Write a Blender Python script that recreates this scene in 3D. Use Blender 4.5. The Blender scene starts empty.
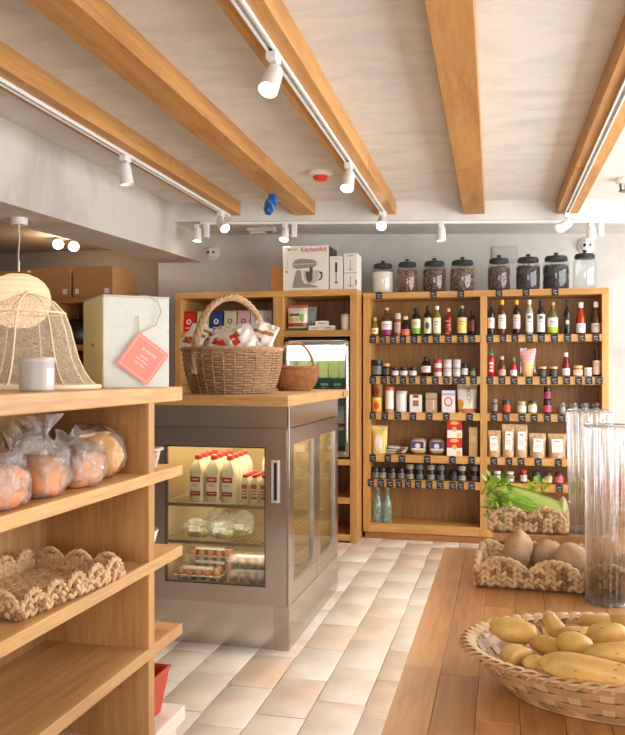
import bpy, bmesh, math, random
from mathutils import Vector, Matrix, noise, Euler

random.seed(7)
scene = bpy.context.scene
COL = scene.collection
PI = math.pi

# ------------------------------------------------------------------ camera
cam_d = bpy.data.cameras.new('camera')
cam = bpy.data.objects.new('camera', cam_d)
COL.objects.link(cam)
cam.location = (0, 0, 1.25)
cam.rotation_euler = (PI / 2, 0, math.radians(13.5))
cam_d.sensor_fit = 'VERTICAL'
cam_d.sensor_height = 36
cam_d.lens = 800 / 735 * 36
cam_d.shift_y = 4.5 / 735
cam_d.clip_start = 0.02
scene.camera = cam

# ------------------------------------------------------------------ light
scene.view_settings.view_transform = 'Standard'
scene.view_settings.look = 'None'
scene.view_settings.gamma = 1.0
scene.view_settings.use_curve_mapping = False
scene.view_settings.exposure = 0.05
try:
    scene.cycles.max_bounces = 10
    scene.cycles.diffuse_bounces = 5
    scene.cycles.glossy_bounces = 4
    scene.cycles.transparent_max_bounces = 24
    scene.cycles.caustics_reflective = False
    scene.cycles.caustics_refractive = False
    scene.cycles.sample_clamp_indirect = 6
except Exception:
    pass

w = bpy.data.worlds.new('overcast_sky')
scene.world = w
w.use_nodes = True
bg = w.node_tree.nodes['Background']
bg.inputs[0].default_value = (0.96, 0.98, 1.0, 1)
bg.inputs[1].default_value = 7.5


def portal(loc, rot, sx, sy):
    l = bpy.data.lights.new('window_portal', 'AREA')
    l.shape = 'RECTANGLE'
    l.size, l.size_y = sx, sy
    l.cycles.is_portal = True
    o = bpy.data.objects.new('window_portal', l)
    COL.objects.link(o)
    o.location = loc
    o.rotation_euler = rot
    return o


portal((2.02, 3.65, 1.45), (0, PI / 2, 0), 1.8, 4.9)      # shop window in the right-hand wall
portal((0.2, -2.02, 1.45), (PI / 2, 0, 0), 2.4, 1.5)       # unseen window behind the camera, added for frontal fill

# ------------------------------------------------------------------ helpers


def lin(c):
    return tuple(((v / 255) / 12.92 if v / 255 <= 0.04045 else ((v / 255 + 0.055) / 1.055) ** 2.4) for v in c) + (1,)


_m = {}


def newmat(name):
    m = bpy.data.materials.new(name)
    m.use_nodes = True
    nt = m.node_tree
    return m, nt, nt.nodes['Principled BSDF']


def M(col, rough=0.5, metal=0.0, spec=0.5, bump=0.0, bscale=60, var=0.0, coat=0.0, emit=0.0):
    """plain procedural paint/plastic/metal, optional mottling (var) and relief (bump)"""
    k = ('M', col, rough, metal, spec, bump, bscale, var, coat, emit)
    if k in _m:
        return _m[k]
    m, nt, b = newmat('surface')
    L = nt.links.new
    b.inputs['Base Color'].default_value = lin(col)
    b.inputs['Roughness'].default_value = rough
    b.inputs['Metallic'].default_value = metal
    b.inputs['Specular IOR Level'].default_value = spec
    b.inputs['Coat Weight'].default_value = coat
    if emit:
        b.inputs['Emission Color'].default_value = lin(col)
        b.inputs['Emission Strength'].default_value = emit
    if var or bump:
        tc = nt.nodes.new('ShaderNodeTexCoord')
        n = nt.nodes.new('ShaderNodeTexNoise')
        n.inputs['Scale'].default_value = bscale
        n.inputs['Detail'].default_value = 5
        L(tc.outputs['Object'], n.inputs['Vector'])
        if var:
            hsv = nt.nodes.new('ShaderNodeHueSaturation')
            hsv.inputs['Color'].default_value = lin(col)
            mr = nt.nodes.new('ShaderNodeMapRange')
            mr.inputs['From Min'].default_value = 0.25
            mr.inputs['From Max'].default_value = 0.75
            mr.inputs['To Min'].default_value = 1 - var
            mr.inputs['To Max'].default_value = 1 + var
            L(n.outputs['Fac'], mr.inputs['Value'])
            L(mr.outputs[0], hsv.inputs['Value'])
            L(hsv.outputs[0], b.inputs['Base Color'])
        if bump:
            bp = nt.nodes.new('ShaderNodeBump')
            bp.inputs['Strength'].default_value = bump
            bp.inputs['Distance'].default_value = 0.01
            L(n.outputs['Fac'], bp.inputs['Height'])
            L(bp.outputs[0], b.inputs['Normal'])
    _m[k] = m
    return m


def WOOD(axis='x', light=(218, 172, 108), dark=(180, 128, 70), rough=0.45, scale=1.0):
    """oak: grain lines stretched along one axis, per-object shade"""
    k = ('W', axis, light, dark, rough, scale)
    if k in _m:
        return _m[k]
    m, nt, b = newmat('oak')
    L = nt.links.new
    N = nt.nodes.new
    tc = N('ShaderNodeTexCoord')
    oi = N('ShaderNodeObjectInfo')
    add = N('ShaderNodeVectorMath')
    add.operation = 'ADD'
    mulr = N('ShaderNodeVectorMath')
    mulr.operation = 'SCALE'
    mulr.inputs[0].default_value = (13.1, 7.7, 9.3)
    L(oi.outputs['Random'], mulr.inputs['Scale'])
    L(tc.outputs['Object'], add.inputs[0])
    L(mulr.outputs[0], add.inputs[1])
    mp = N('ShaderNodeMapping')
    s = {'x': (1.2, 14, 14), 'y': (14, 1.2, 14), 'z': (14, 14, 1.2)}[axis]
    mp.inputs['Scale'].default_value = tuple(v * scale for v in s)
    L(add.outputs[0], mp.inputs['Vector'])
    n1 = N('ShaderNodeTexNoise')
    n1.inputs['Scale'].default_value = 1.0
    n1.inputs['Detail'].default_value = 3
    n1.inputs['Distortion'].default_value = 0.8
    L(mp.outputs[0], n1.inputs['Vector'])
    n2 = N('ShaderNodeTexNoise')
    n2.inputs['Scale'].default_value = 7.0
    n2.inputs['Detail'].default_value = 6
    L(mp.outputs[0], n2.inputs['Vector'])
    mix = N('ShaderNodeMix')
    mix.inputs['Factor'].default_value = 0.4
    L(n1.outputs['Fac'], mix.inputs['A'])
    L(n2.outputs['Fac'], mix.inputs['B'])
    cr = N('ShaderNodeValToRGB')
    cr.color_ramp.elements[0].position = 0.33
    cr.color_ramp.elements[0].color = lin(dark)
    cr.color_ramp.elements[1].position = 0.62
    cr.color_ramp.elements[1].color = lin(light)
    L(mix.outputs[0], cr.inputs['Fac'])
    hsv = N('ShaderNodeHueSaturation')
    mr = N('ShaderNodeMapRange')
    mr.inputs['To Min'].default_value = 0.88
    mr.inputs['To Max'].default_value = 1.1
    L(oi.outputs['Random'], mr.inputs['Value'])
    L(mr.outputs[0], hsv.inputs['Value'])
    L(cr.outputs[0], hsv.inputs['Color'])
    L(hsv.outputs[0], b.inputs['Base Color'])
    b.inputs['Roughness'].default_value = rough
    bp = N('ShaderNodeBump')
    bp.inputs['Strength'].default_value = 0.12
    bp.inputs['Distance'].default_value = 0.003
    L(n2.outputs['Fac'], bp.inputs['Height'])
    L(bp.outputs[0], b.inputs['Normal'])
    _m[k] = m
    return m


def PLASTER(col, var=0.12, scale=2.5, stretch=(1, 1, 1)):
    k = ('P', col, var, scale, stretch)
    if k in _m:
        return _m[k]
    m, nt, b = newmat('trowelled_plaster')
    L = nt.links.new
    N = nt.nodes.new
    tc = N('ShaderNodeTexCoord')
    mp = N('ShaderNodeMapping')
    mp.inputs['Scale'].default_value = stretch
    L(tc.outputs['Object'], mp.inputs['Vector'])
    n = N('ShaderNodeTexNoise')
    n.inputs['Scale'].default_value = scale
    n.inputs['Detail'].default_value = 9
    n.inputs['Roughness'].default_value = 0.62
    n.inputs['Distortion'].default_value = 0.7
    L(mp.outputs[0], n.inputs['Vector'])
    cr = N('ShaderNodeValToRGB')
    a, c = lin(tuple(v * (1 - var) for v in col)), lin(col)
    e = cr.color_ramp.elements
    e[0].position, e[0].color = 0.33, a
    e[1].position, e[1].color = 0.56, c
    L(n.outputs['Fac'], cr.inputs['Fac'])
    L(cr.outputs[0], b.inputs['Base Color'])
    b.inputs['Roughness'].default_value = 0.75
    bp = N('ShaderNodeBump')
    bp.inputs['Strength'].default_value = 0.15
    bp.inputs['Distance'].default_value = 0.01
    L(n.outputs['Fac'], bp.inputs['Height'])
    L(bp.outputs[0], b.inputs['Normal'])
    _m[k] = m
    return m


def PRINT(base, bands=(), spots=(), rough=0.45, uv='xz'):
    """flat print in the object's own bounding box: bands (from, to, colour) up the height,
    spots (u, v, ru, rv, colour, 'e'|'r') ellipses or rectangles"""
    k = ('PR', base, tuple(bands), tuple(spots), rough, uv)
    if k in _m:
        return _m[k]
    m, nt, b = newmat('printed_pack')
    L = nt.links.new
    N = nt.nodes.new
    tc = N('ShaderNodeTexCoord')
    sp = N('ShaderNodeSeparateXYZ')
    L(tc.outputs['Generated'], sp.inputs[0])
    U = sp.outputs['XYZ'.index(uv[0].upper())]
    V = sp.outputs['XYZ'.index(uv[1].upper())]

    def math_(op, a, bb):
        n = N('ShaderNodeMath')
        n.operation = op
        for i, q in enumerate((a, bb)):
            if isinstance(q, (int, float)):
                n.inputs[i].default_value = q
            else:
                L(q, n.inputs[i])
        return n.outputs[0]
    cur = None
    for (u, v, ru, rv, colr, sh) in [(0.5, (a + c) / 2, 9, (c - a) / 2, q, 'r') for a, c, q in bands] + list(spots):
        du = math_('DIVIDE', math_('SUBTRACT', U, u), ru)
        dv = math_('DIVIDE', math_('SUBTRACT', V, v), rv)
        if sh == 'e':
            f = math_('LESS_THAN', math_('ADD', math_('MULTIPLY', du, du), math_('MULTIPLY', dv, dv)), 1.0)
        else:
            f = math_('LESS_THAN', math_('MAXIMUM', math_('ABSOLUTE', du, 0), math_('ABSOLUTE', dv, 0)), 1.0)
        mx = N('ShaderNodeMix')
        mx.data_type = 'RGBA'
        L(f, mx.inputs['Factor'])
        if cur is None:
            mx.inputs['A'].default_value = lin(base)
        else:
            L(cur, mx.inputs['A'])
        mx.inputs['B'].default_value = lin(colr)
        cur = mx.outputs['Result']
    if cur is None:
        b.inputs['Base Color'].default_value = lin(base)
    else:
        L(cur, b.inputs['Base Color'])
    b.inputs['Roughness'].default_value = rough
    _m[k] = m
    return m


def CLEAR(tint=(255, 255, 255), refl=1.0, haze=0.0, hazecol=(235, 235, 235), rough=0.03, wrinkle=0.0, wscale=30):
    """thin clear glass or film: transparent with fresnel reflection and an optional milky share"""
    k = ('C', tint, refl, haze, hazecol, rough, wrinkle, wscale)
    if k in _m:
        return _m[k]
    m = bpy.data.materials.new('clear_film')
    m.use_nodes = True
    nt = m.node_tree
    nt.nodes.remove(nt.nodes['Principled BSDF'])
    L = nt.links.new
    N = nt.nodes.new
    out = nt.nodes['Material Output']
    tr = N('ShaderNodeBsdfTransparent')
    tr.inputs[0].default_value = lin(tint)
    gl = N('ShaderNodeBsdfGlossy')
    gl.inputs['Roughness'].default_value = rough
    fr = N('ShaderNodeLayerWeight')
    fr.inputs['Blend'].default_value = 0.5
    pw_ = N('ShaderNodeMath')
    pw_.operation = 'POWER'
    pw_.inputs[1].default_value = 3.5
    L(fr.outputs['Facing'], pw_.inputs[0])
    mul = N('ShaderNodeMath')
    mul.operation = 'MULTIPLY_ADD'
    mul.inputs[1].default_value = 0.55 * min(refl, 1.5)
    mul.inputs[2].default_value = 0.045 * refl
    mul.use_clamp = True
    L(pw_.outputs[0], mul.inputs[0])
    mx = N('ShaderNodeMixShader')
    L(mul.outputs[0], mx.inputs[0])
    last = tr.outputs[0]
    if haze or wrinkle:
        tc = N('ShaderNodeTexCoord')
        n = N('ShaderNodeTexNoise')
        n.inputs['Scale'].default_value = wscale
        n.inputs['Detail'].default_value = 4
        n.inputs['Distortion'].default_value = 1.5
        L(tc.outputs['Object'], n.inputs['Vector'])
        if wrinkle:
            bp = N('ShaderNodeBump')
            bp.inputs['Strength'].default_value = wrinkle
            bp.inputs['Distance'].default_value = 0.02
            L(n.outputs['Fac'], bp.inputs['Height'])
            L(bp.outputs[0], gl.inputs['Normal'])
            L(bp.outputs[0], fr.inputs['Normal'])
        if haze:
            df = N('ShaderNodeBsdfDiffuse')
            df.inputs[0].default_value = lin(hazecol)
            m2 = N('ShaderNodeMixShader')
            mr = N('ShaderNodeMapRange')
            mr.inputs['From Min'].default_value = 0.35
            mr.inputs['From Max'].default_value = 0.7
            mr.inputs['To Min'].default_value = haze * 0.4
            mr.inputs['To Max'].default_value = min(1, haze * 1.8)
            L(n.outputs['Fac'], mr.inputs['Value'])
            L(mr.outputs[0], m2.inputs[0])
            L(tr.outputs[0], m2.inputs[1])
            L(df.outputs[0], m2.inputs[2])
            last = m2.outputs[0]
    L(last, mx.inputs[1])
    L(gl.outputs[0], mx.inputs[2])
    L(mx.outputs[0], out.inputs['Surface'])
    _m[k] = m
    return m


def STEEL(col=(206, 200, 193), rough=0.22):
    k = ('S', col, rough)
    if k in _m:
        return _m[k]
    m, nt, b = newmat('brushed_steel')
    L = nt.links.new
    N = nt.nodes.new
    b.inputs['Base Color'].default_value = lin(col)
    b.inputs['Metallic'].default_value = 1
    b.inputs['Roughness'].default_value = rough
    b.inputs['Anisotropic'].default_value = 0.4
    _m[k] = m
    return m


def FLUTED():
    m = bpy.data.materials.new('fluted_glass')
    m.use_nodes = True
    nt = m.node_tree
    nt.nodes.remove(nt.nodes['Principled BSDF'])
    g = nt.nodes.new('ShaderNodeBsdfGlass')
    g.inputs['IOR'].default_value = 1.42
    g.inputs['Roughness'].default_value = 0.02
    tr = nt.nodes.new('ShaderNodeBsdfTransparent')
    mx = nt.nodes.new('ShaderNodeMixShader')
    mx.inputs[0].default_value = 0.66
    nt.links.new(g.outputs[0], mx.inputs[1])
    nt.links.new(tr.outputs[0], mx.inputs[2])
    nt.links.new(mx.outputs[0], nt.nodes['Material Output'].inputs['Surface'])
    return m


class MB:
    """collects shapes; build() links them as ONE mesh object"""

    def __init__(s):
        s.v, s.f = [], []

    def add(s, vs, fs, mat=None):
        o = len(s.v)
        s.v += [tuple(mat @ Vector(p)) if mat else tuple(p) for p in vs]
        s.f += [tuple(i + o for i in f) for f in fs]
        return s

    def box(s, x0, x1, y0, y1, z0, z1, mat=None):
        vs = [(x, y, z) for z in (z0, z1) for y in (y0, y1) for x in (x0, x1)]
        return s.add(vs, [(0, 2, 3, 1), (4, 5, 7, 6), (0, 1, 5, 4), (2, 6, 7, 3), (0, 4, 6, 2), (1, 3, 7, 5)], mat)

    def prism(s, pts, z0, z1, mat=None):
        n = len(pts)
        vs = [(x, y, z0) for x, y in pts] + [(x, y, z1) for x, y in pts]
        fs = [tuple(range(n))[::-1], tuple(range(n, 2 * n))] + [(i, (i + 1) % n, (i + 1) % n + n, i + n) for i in range(n)]
        return s.add(vs, fs, mat)

    def hexa(s, p):   # eight corners, bottom ring then top ring
        return s.add(p, [(3, 2, 1, 0), (4, 5, 6, 7), (0, 1, 5, 4), (1, 2, 6, 5), (2, 3, 7, 6), (3, 0, 4, 7)])

    def lathe(s, prof, c=(0, 0, 0), seg=20, mat=None, sx=1, sy=1, a0=0, a1=2 * PI):
        full = abs(a1 - a0 - 2 * PI) < 1e-6
        n = seg if full else seg + 1
        vs, idx = [], []
        for r, z in prof:
            if r < 1e-6:
                idx.append([len(vs)] * n)
                vs.append((c[0], c[1], c[2] + z))
            else:
                row = []
                for i in range(n):
                    a = a0 + (a1 - a0) * i / seg
                    row.append(len(vs))
                    vs.append((c[0] + r * sx * math.cos(a), c[1] + r * sy * math.sin(a), c[2] + z))
                idx.append(row)
        fs = []
        for q in range(len(prof) - 1):
            for i in range(seg):
                j = (i + 1) % n
                f = [idx[q][i], idx[q][j], idx[q + 1][j], idx[q + 1][i]]
                f = [x for t, x in enumerate(f) if x not in f[:t]]
                if len(f) > 2:
                    fs.append(tuple(f))
        return s.add(vs, fs, mat)

    def tube(s, pts, r, seg=8, closed=False, mat=None, flat=1.0):
        pts = [Vector(p) for p in pts]
        n = len(pts)
        rr = r if callable(r) else (lambda t: r)
        vs = []
        up = Vector((0, 0, 1))
        prev = None
        for i, p in enumerate(pts):
            a = pts[(i - 1) % n] if (closed or i > 0) else p
            b = pts[(i + 1) % n] if (closed or i < n - 1) else p
            t = (b - a).normalized()
            if prev is None:
                q = up if abs(t.z) < 0.9 else Vector((1, 0, 0))
                u = t.cross(q).normalized()
            else:
                u = (prev - t * prev.dot(t)).normalized()
            prev = u
            v = t.cross(u)
            R = rr(i / max(1, n - 1))
            for k in range(seg):
                an = 2 * PI * k / seg
                vs.append(p + u * (R * math.cos(an)) + v * (R * flat * math.sin(an)))
        fs = []
        m = n if closed else n - 1
        for i in range(m):
            for k in range(seg):
                fs.append((i * seg + k, i * seg + (k + 1) % seg, ((i + 1) % n) * seg + (k + 1) % seg, ((i + 1) % n) * seg + k))
        if not closed:
            fs.append(tuple(range(seg))[::-1])
            fs.append(tuple((n - 1) * seg + k for k in range(seg)))
        return s.add(vs, fs, mat)

    def blob(s, sx, sy, sz, c=(0, 0, 0), nu=10, nv=6, mat=None, amp=0, freq=1, seed=0, power=1.0, bend=0):
        vs = []
        off = Vector((seed * 3.7, seed * 1.3, seed * 2.1))
        for j in range(1, nv):
            ph = -PI / 2 + PI * j / nv
            for i in range(nu):
                a = 2 * PI * i / nu
                d = Vector((math.sin(ph), math.cos(ph) * math.cos(a), math.cos(ph) * math.sin(a)))
                if power != 1:
                    d = Vector([math.copysign(abs(q) ** power, q) for q in d])
                k = 1 + (amp * noise.noise(d * freq + off) if amp else 0)
                p = Vector((d.x * sx * k, d.y * sy * k, d.z * sz * k))
                p.y += bend * (p.x / sx) ** 2
                vs.append(p + Vector(c))
        e0, e1 = Vector((-sx, bend, 0)) + Vector(c), Vector((sx, bend, 0)) + Vector(c)
        fs = []
        for j in range(nv - 2):
            for i in range(nu):
                fs.append((j * nu + i, j * nu + (i + 1) % nu, (j + 1) * nu + (i + 1) % nu, (j + 1) * nu + i))
        b, t = len(vs), len(vs) + 1
        vs += [e0, e1]
        for i in range(nu):
            fs.append((b, (i + 1) % nu, i))
            fs.append((t, (nv - 2) * nu + i, (nv - 2) * nu + (i + 1) % nu))
        return s.add(vs, fs, mat)

    def mesh(s, name, sharp=38):
        me = bpy.data.meshes.new(name)
        me.from_pydata(s.v, [], s.f)
        me.polygons.foreach_set('use_smooth', [True] * len(me.polygons))
        if sharp < 180:
            me.set_sharp_from_angle(angle=math.radians(sharp))
        return me

    def build(s, name, mat, parent=None, loc=(0, 0, 0), rot=(0, 0, 0), bevel=0, sharp=38, solid=0):
        me = s.mesh(name, sharp)
        me.materials.append(mat)
        return link(name, me, parent, loc, rot, bevel, solid)


def link(name, me, parent=None, loc=(0, 0, 0), rot=(0, 0, 0), bevel=0, solid=0):
    o = bpy.data.objects.new(name, me)
    COL.objects.link(o)
    o.parent = parent
    o.location = loc
    o.rotation_euler = rot
    if solid:
        md = o.modifiers.new('thickness', 'SOLIDIFY')
        md.thickness = solid
    if bevel:
        md = o.modifiers.new('soft_edge', 'BEVEL')
        md.width = bevel
        md.segments = 2
        md.limit_method = 'ANGLE'
    return o


def tag(o, label=None, cat=None, group=None, kind=None):
    if label:
        o['label'] = label
    if cat:
        o['category'] = cat
    if group:
        o['group'] = group
    if kind:
        o['kind'] = kind
    return o


def thing(name, label, cat, loc=(0, 0, 0), rz=0, group=None):
    o = bpy.data.objects.new(name, None)
    COL.objects.link(o)
    o.empty_display_size = 0.05
    o.location = loc
    o.rotation_euler = (0, 0, rz)
    return tag(o, label, cat, group)


def copy_tree(o, parent=None):
    c = o.copy()
    COL.objects.link(c)
    c.parent = parent
    for ch in list(o.children):
        copy_tree(ch, c)
    return c


def text(parent, s, size, mat, loc, rot=(PI / 2, 0, 0), name='lettering', sx=1.0, align='CENTER', depth=0.0004):
    cu = bpy.data.curves.new(name, 'FONT')
    cu.body = s
    cu.size = size
    cu.align_x = align
    cu.align_y = 'CENTER'
    cu.extrude = depth
    cu.resolution_u = 3
    t = bpy.data.objects.new(name, cu)
    COL.objects.link(t)
    bpy.context.view_layer.update()
    me = bpy.data.meshes.new_from_object(t.evaluated_get(bpy.context.evaluated_depsgraph_get()))
    bpy.data.objects.remove(t)
    me.materials.clear()
    me.materials.append(mat)
    o = link(name, me, parent, loc, rot)
    o.scale = (sx, 1, 1)
    return o


def scribble(parent, w_, h, mat, loc, rot, waves, r=.0006):
    """unreadable printed handwriting: one looping pen line"""
    n = waves * 10
    pts = []
    for i in range(n + 1):
        q = i / n
        a = q * waves * 2 * PI
        pts.append((-w_ / 2 + w_ * q + .3 * h * math.sin(a), 0, h * .5 * math.cos(a) * (.6 + .4 * math.sin(a * .37 + waves))))
    return MB().tube(pts, r, 4, flat=1).build('printed_script', mat, parent, loc, rot)


def RM(ax, deg):
    return Matrix.Rotation(math.radians(deg), 4, ax)


def TM(x, y, z):
    return Matrix.Translation((x, y, z))


WHITE = (240, 238, 232)
BLACK = (28, 27, 27)
OAKX, OAKY, OAKZ = WOOD('x'), WOOD('y'), WOOD('z')
# ------------------------------------------------------------------ the room


def struct(mb, name, mat, **k):
    o = mb.build(name, mat, **k)
    o['kind'] = 'structure'
    return o


def zc(x):            # the old ceiling drops a little towards the right-hand wall
    return 2.50 - 0.02 * (x + 0.95)


WA = math.tan(math.radians(6))        # the back wall is out of square by six degrees


def yw(x):
    return 6.25 + (x + 2.5) * WA


PL_WALL = PLASTER((206, 201, 193), 0.1, 1.6)
PL_CEIL = PLASTER((220, 217, 211), 0.07, 3.4, (1, 2.0, 1))
XL, XR, YF = -2.45, 2.0, -2.0

# mortar bed and tiles
b = MB().box(-5.6, XR + .1, YF - .1, 6.9, -0.12, -0.004)
floor = struct(b, 'floor', M((214, 202, 187), 0.8, bump=0.3, bscale=40, var=0.06))


def TILE():
    m, nt, bs = newmat('limewashed_terracotta')
    L, N = nt.links.new, nt.nodes.new
    oi, tc = N('ShaderNodeObjectInfo'), N('ShaderNodeTexCoord')
    cr = N('ShaderNodeValToRGB')
    e = cr.color_ramp.elements
    e[0].position, e[0].color = 0.0, lin((226, 204, 182))
    e[1].position, e[1].color = 1.0, lin((234, 222, 208))
    q = e.new(0.22)
    q.color = lin((230, 213, 195))
    q = e.new(0.6)
    q.color = lin((232, 218, 203))
    L(oi.outputs['Random'], cr.inputs['Fac'])
    n = N('ShaderNodeTexNoise')
    n.inputs['Scale'].default_value = 7
    n.inputs['Detail'].default_value = 8
    L(tc.outputs['Object'], n.inputs['Vector'])
    mr = N('ShaderNodeMapRange')
    mr.inputs['From Min'].default_value = 0.3
    mr.inputs['From Max'].default_value = 0.7
    mr.inputs['To Min'].default_value = 0.86
    mr.inputs['To Max'].default_value = 1.06
    L(n.outputs['Fac'], mr.inputs['Value'])
    n2 = N('ShaderNodeTexNoise')
    n2.inputs['Scale'].default_value = 3.2
    n2.inputs['Detail'].default_value = 6
    va = N('ShaderNodeVectorMath')
    vs_ = N('ShaderNodeVectorMath')
    vs_.operation = 'SCALE'
    vs_.inputs[0].default_value = (11.0, 17.0, 5.0)
    L(oi.outputs['Random'], vs_.inputs['Scale'])
    L(tc.outputs['Object'], va.inputs[0])
    L(vs_.outputs[0], va.inputs[1])
    L(va.outputs[0], n2.inputs['Vector'])
    L(va.outputs[0], n.inputs['Vector'])
    m2 = N('ShaderNodeMapRange')
    m2.inputs['From Min'].default_value = 0.5
    m2.inputs['From Max'].default_value = 0.72
    m2.inputs['To Max'].default_value = 0.7
    L(n2.outputs['Fac'], m2.inputs['Value'])
    pk = N('ShaderNodeMix')
    pk.data_type = 'RGBA'
    L(m2.outputs[0], pk.inputs['Factor'])
    L(cr.outputs[0], pk.inputs['A'])
    pk.inputs['B'].default_value = lin((216, 180, 148))
    h = N('ShaderNodeHueSaturation')
    L(pk.outputs['Result'], h.inputs['Color'])
    L(mr.outputs[0], h.inputs['Value'])
    L(h.outputs[0], bs.inputs['Base Color'])
    bs.inputs['Roughness'].default_value = 0.42
    bp = N('ShaderNodeBump')
    bp.inputs['Strength'].default_value = 0.25
    bp.inputs['Distance'].default_value = 0.008
    L(n.outputs['Fac'], bp.inputs['Height'])
    L(bp.outputs[0], bs.inputs['Normal'])
    return m


TM_ = TILE()
TW, TL = 0.19, 0.36


def tile_mesh(seed):
    r = random.Random(seed)
    w_, l_ = TW / 2 - 0.002, TL / 2 - 0.002
    j = lambda: r.uniform(-.002, .002)
    c = [(-w_ + j(), -l_ + j()), (w_ + j(), -l_ + j()), (w_ + j(), l_ + j()), (-w_ + j(), l_ + j())]
    b = MB()
    t = [(x * .97, y * .985, 0.0045 + r.uniform(-.0006, .0006)) for x, y in c]
    lo = [(x, y, -0.004) for x, y in c]
    mid = [(x, y, 0.003) for x, y in c]
    b.add(lo + mid + t, [(0, 1, 5, 4), (1, 2, 6, 5), (2, 3, 7, 6), (3, 0, 4, 7), (4, 5, 9, 8), (5, 6, 10, 9), (6, 7, 11, 10), (7, 4, 8, 11), (8, 9, 10, 11)])
    me = b.mesh('tile', 60)
    me.materials.append(TM_)
    return me


tms = [tile_mesh(i) for i in range(6)]
far = MB()
ntile = 0
for i in range(-14, 16):
    x = -0.03 + i * TW
    for k in range(-6, 20):
        y = 0.1 + (k + (0.5 if i % 2 else 0) + 0.13 * math.sin(i * 2.3)) * TL
        if y > 6.2 or y < YF or x > XR - .05:
            continue
        if -1.85 < x < 0.75 and 2.35 < y < 6.1:
            o = link('tile', tms[random.randrange(6)], floor, (x, y, 0), (0, 0, random.choice((0, PI)) + random.uniform(-.006, .006)))
            ntile += 1
        else:
            far.box(x - TW / 2 + .003, x + TW / 2 - .003, y - TL / 2 + .003, y + TL / 2 - .003, -.004, .0045)
fo = far.build('tile_field', TM_, floor)
fo['kind'] = 'stuff'

# ceiling with slight fall, soffit beam along the back wall
b = MB()
b.hexa([(XL - .0, YF - .1, zc(XL)), (XR + .1, YF - .1, zc(XR)), (XR + .1, 7.2, zc(XR)), (XL, 7.2, zc(XL)),
        (XL, YF - .1, 2.8), (XR + .1, YF - .1, 2.8), (XR + .1, 7.2, 2.8), (XL, 7.2, 2.8)])
ceiling = struct(b, 'ceiling', PL_CEIL)
SO = 0.60
b = MB()
pts = [(XL, yw(XL) - SO), (XR, yw(XR) - SO), (XR, yw(XR)), (XL, yw(XL))]
b.hexa([(x, y, zc(x) - 0.137) for x, y in pts] + [(x, y, zc(x) + .05) for x, y in pts])
struct(b, 'trim_1', PL_CEIL)
# back wall
b = MB()
b.prism([(-2.82, yw(-2.82)), (XR + .1, yw(XR + .1)), (XR + .1, yw(XR) + .25), (-2.82, yw(-2.82) + .45)], 0, 2.7)
struct(b, 'wall_back', PL_WALL)
# left bulkhead above the opening
b = MB()


def bkz(y):           # underside of the bulkhead climbs a little towards the back
    return 2.105 + (y - 3.6) * .0225


y1_ = yw(XL) + .1
b.hexa([(XL - .36, YF, bkz(YF)), (XL, YF, bkz(YF)), (XL, y1_, bkz(y1_)), (XL - .36, y1_, bkz(y1_)), (XL - .36, YF, 2.75), (XL, YF, 2.75), (XL, y1_, 2.75), (XL - .36, y1_, 2.75)])
struct(b, 'wall_left', PLASTER((214, 206, 195), 0.12, 1.8))
# store room behind the opening
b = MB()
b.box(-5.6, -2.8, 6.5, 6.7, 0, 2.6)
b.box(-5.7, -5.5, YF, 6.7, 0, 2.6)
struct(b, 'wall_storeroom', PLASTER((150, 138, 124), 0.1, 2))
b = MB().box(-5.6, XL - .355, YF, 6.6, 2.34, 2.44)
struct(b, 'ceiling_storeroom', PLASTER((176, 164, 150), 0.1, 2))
# right-hand wall with shop window, front wall with a window added for fill
b = MB()
b.box(XR, XR + .2, YF, 7.2, 0, 0.55).box(XR, XR + .2, YF, 7.2, 2.35, 2.8)
b.box(XR, XR + .2, YF, 1.2, .55, 2.35).box(XR, XR + .2, 6.1, 7.2, .55, 2.35)
struct(b, 'wall_right', PL_WALL)
b = MB()
b.box(-5.6, -1.0, YF - .2, YF, 0, 2.7).box(1.4, XR + .2, YF - .2, YF, 0, 2.7).box(-1.0, 1.4, YF - .2, YF, 2.2, 2.7).box(-1.0, 1.4, YF - .2, YF, 0, .7)
struct(b, 'wall_front', PL_WALL)
b = MB()
for y in (1.2, 2.8, 4.4, 6.04):
    b.box(XR + .05, XR + .11, y, y + .06, .55, 2.35)
for z in (.55, 2.29):
    b.box(XR + .05, XR + .11, 1.2, 6.1, z, z + .06)
struct(b, 'window_1', M((225, 222, 215), .4))
b = MB()
for x in (-1.0, .17, 1.34):
    b.box(x, x + .06, YF - .12, YF - .06, .7, 2.2)
for z in (.7, 2.14):
    b.box(-1.0, 1.4, YF - .12, YF - .06, z, z + .06)
struct(b, 'front_fill_window', M((225, 222, 215), .4))  # frame of the added front window that lets in fill light

# oak ceiling beams
BEAM = WOOD('y', (200, 148, 86), (168, 114, 60), 0.5, 0.8)
SKEW = .014            # the beams are not quite square to the shelving
beams = [(-2.02, -1.87, 'leftmost oak ceiling beam with a white light track'),
         (-1.459, -1.309, 'plain oak ceiling beam with the blue wad taped under it'),
         (-0.868, -0.718, 'oak ceiling beam with light track and glowing spotlights near centre'),
         (-0.236, -0.087, 'plain oak ceiling beam above the tall pantry shelves'),
         (0.41, 0.56, 'rightmost oak ceiling beam with a white light track')]
for x0, x1, lb in beams:
    xm = (x0 + x1) / 2
    t = thing('ceiling_beam', lb, 'beam', (xm + .03, 0, zc(xm)), SKEW, group='oak ceiling beams')
    y1 = yw(xm - .05) - SO - .012
    hw = .075
    split = y1 - 1.33
    MB().box(-hw, hw, YF + .02, split - .0035, -.098, .004).build('timber', BEAM, t, bevel=.003)
    MB().box(-hw, hw, split + .002, y1, -.0975, .004).build('timber', BEAM, t, bevel=.003)


def bz(x):
    return zc(x) - 0.098


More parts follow.
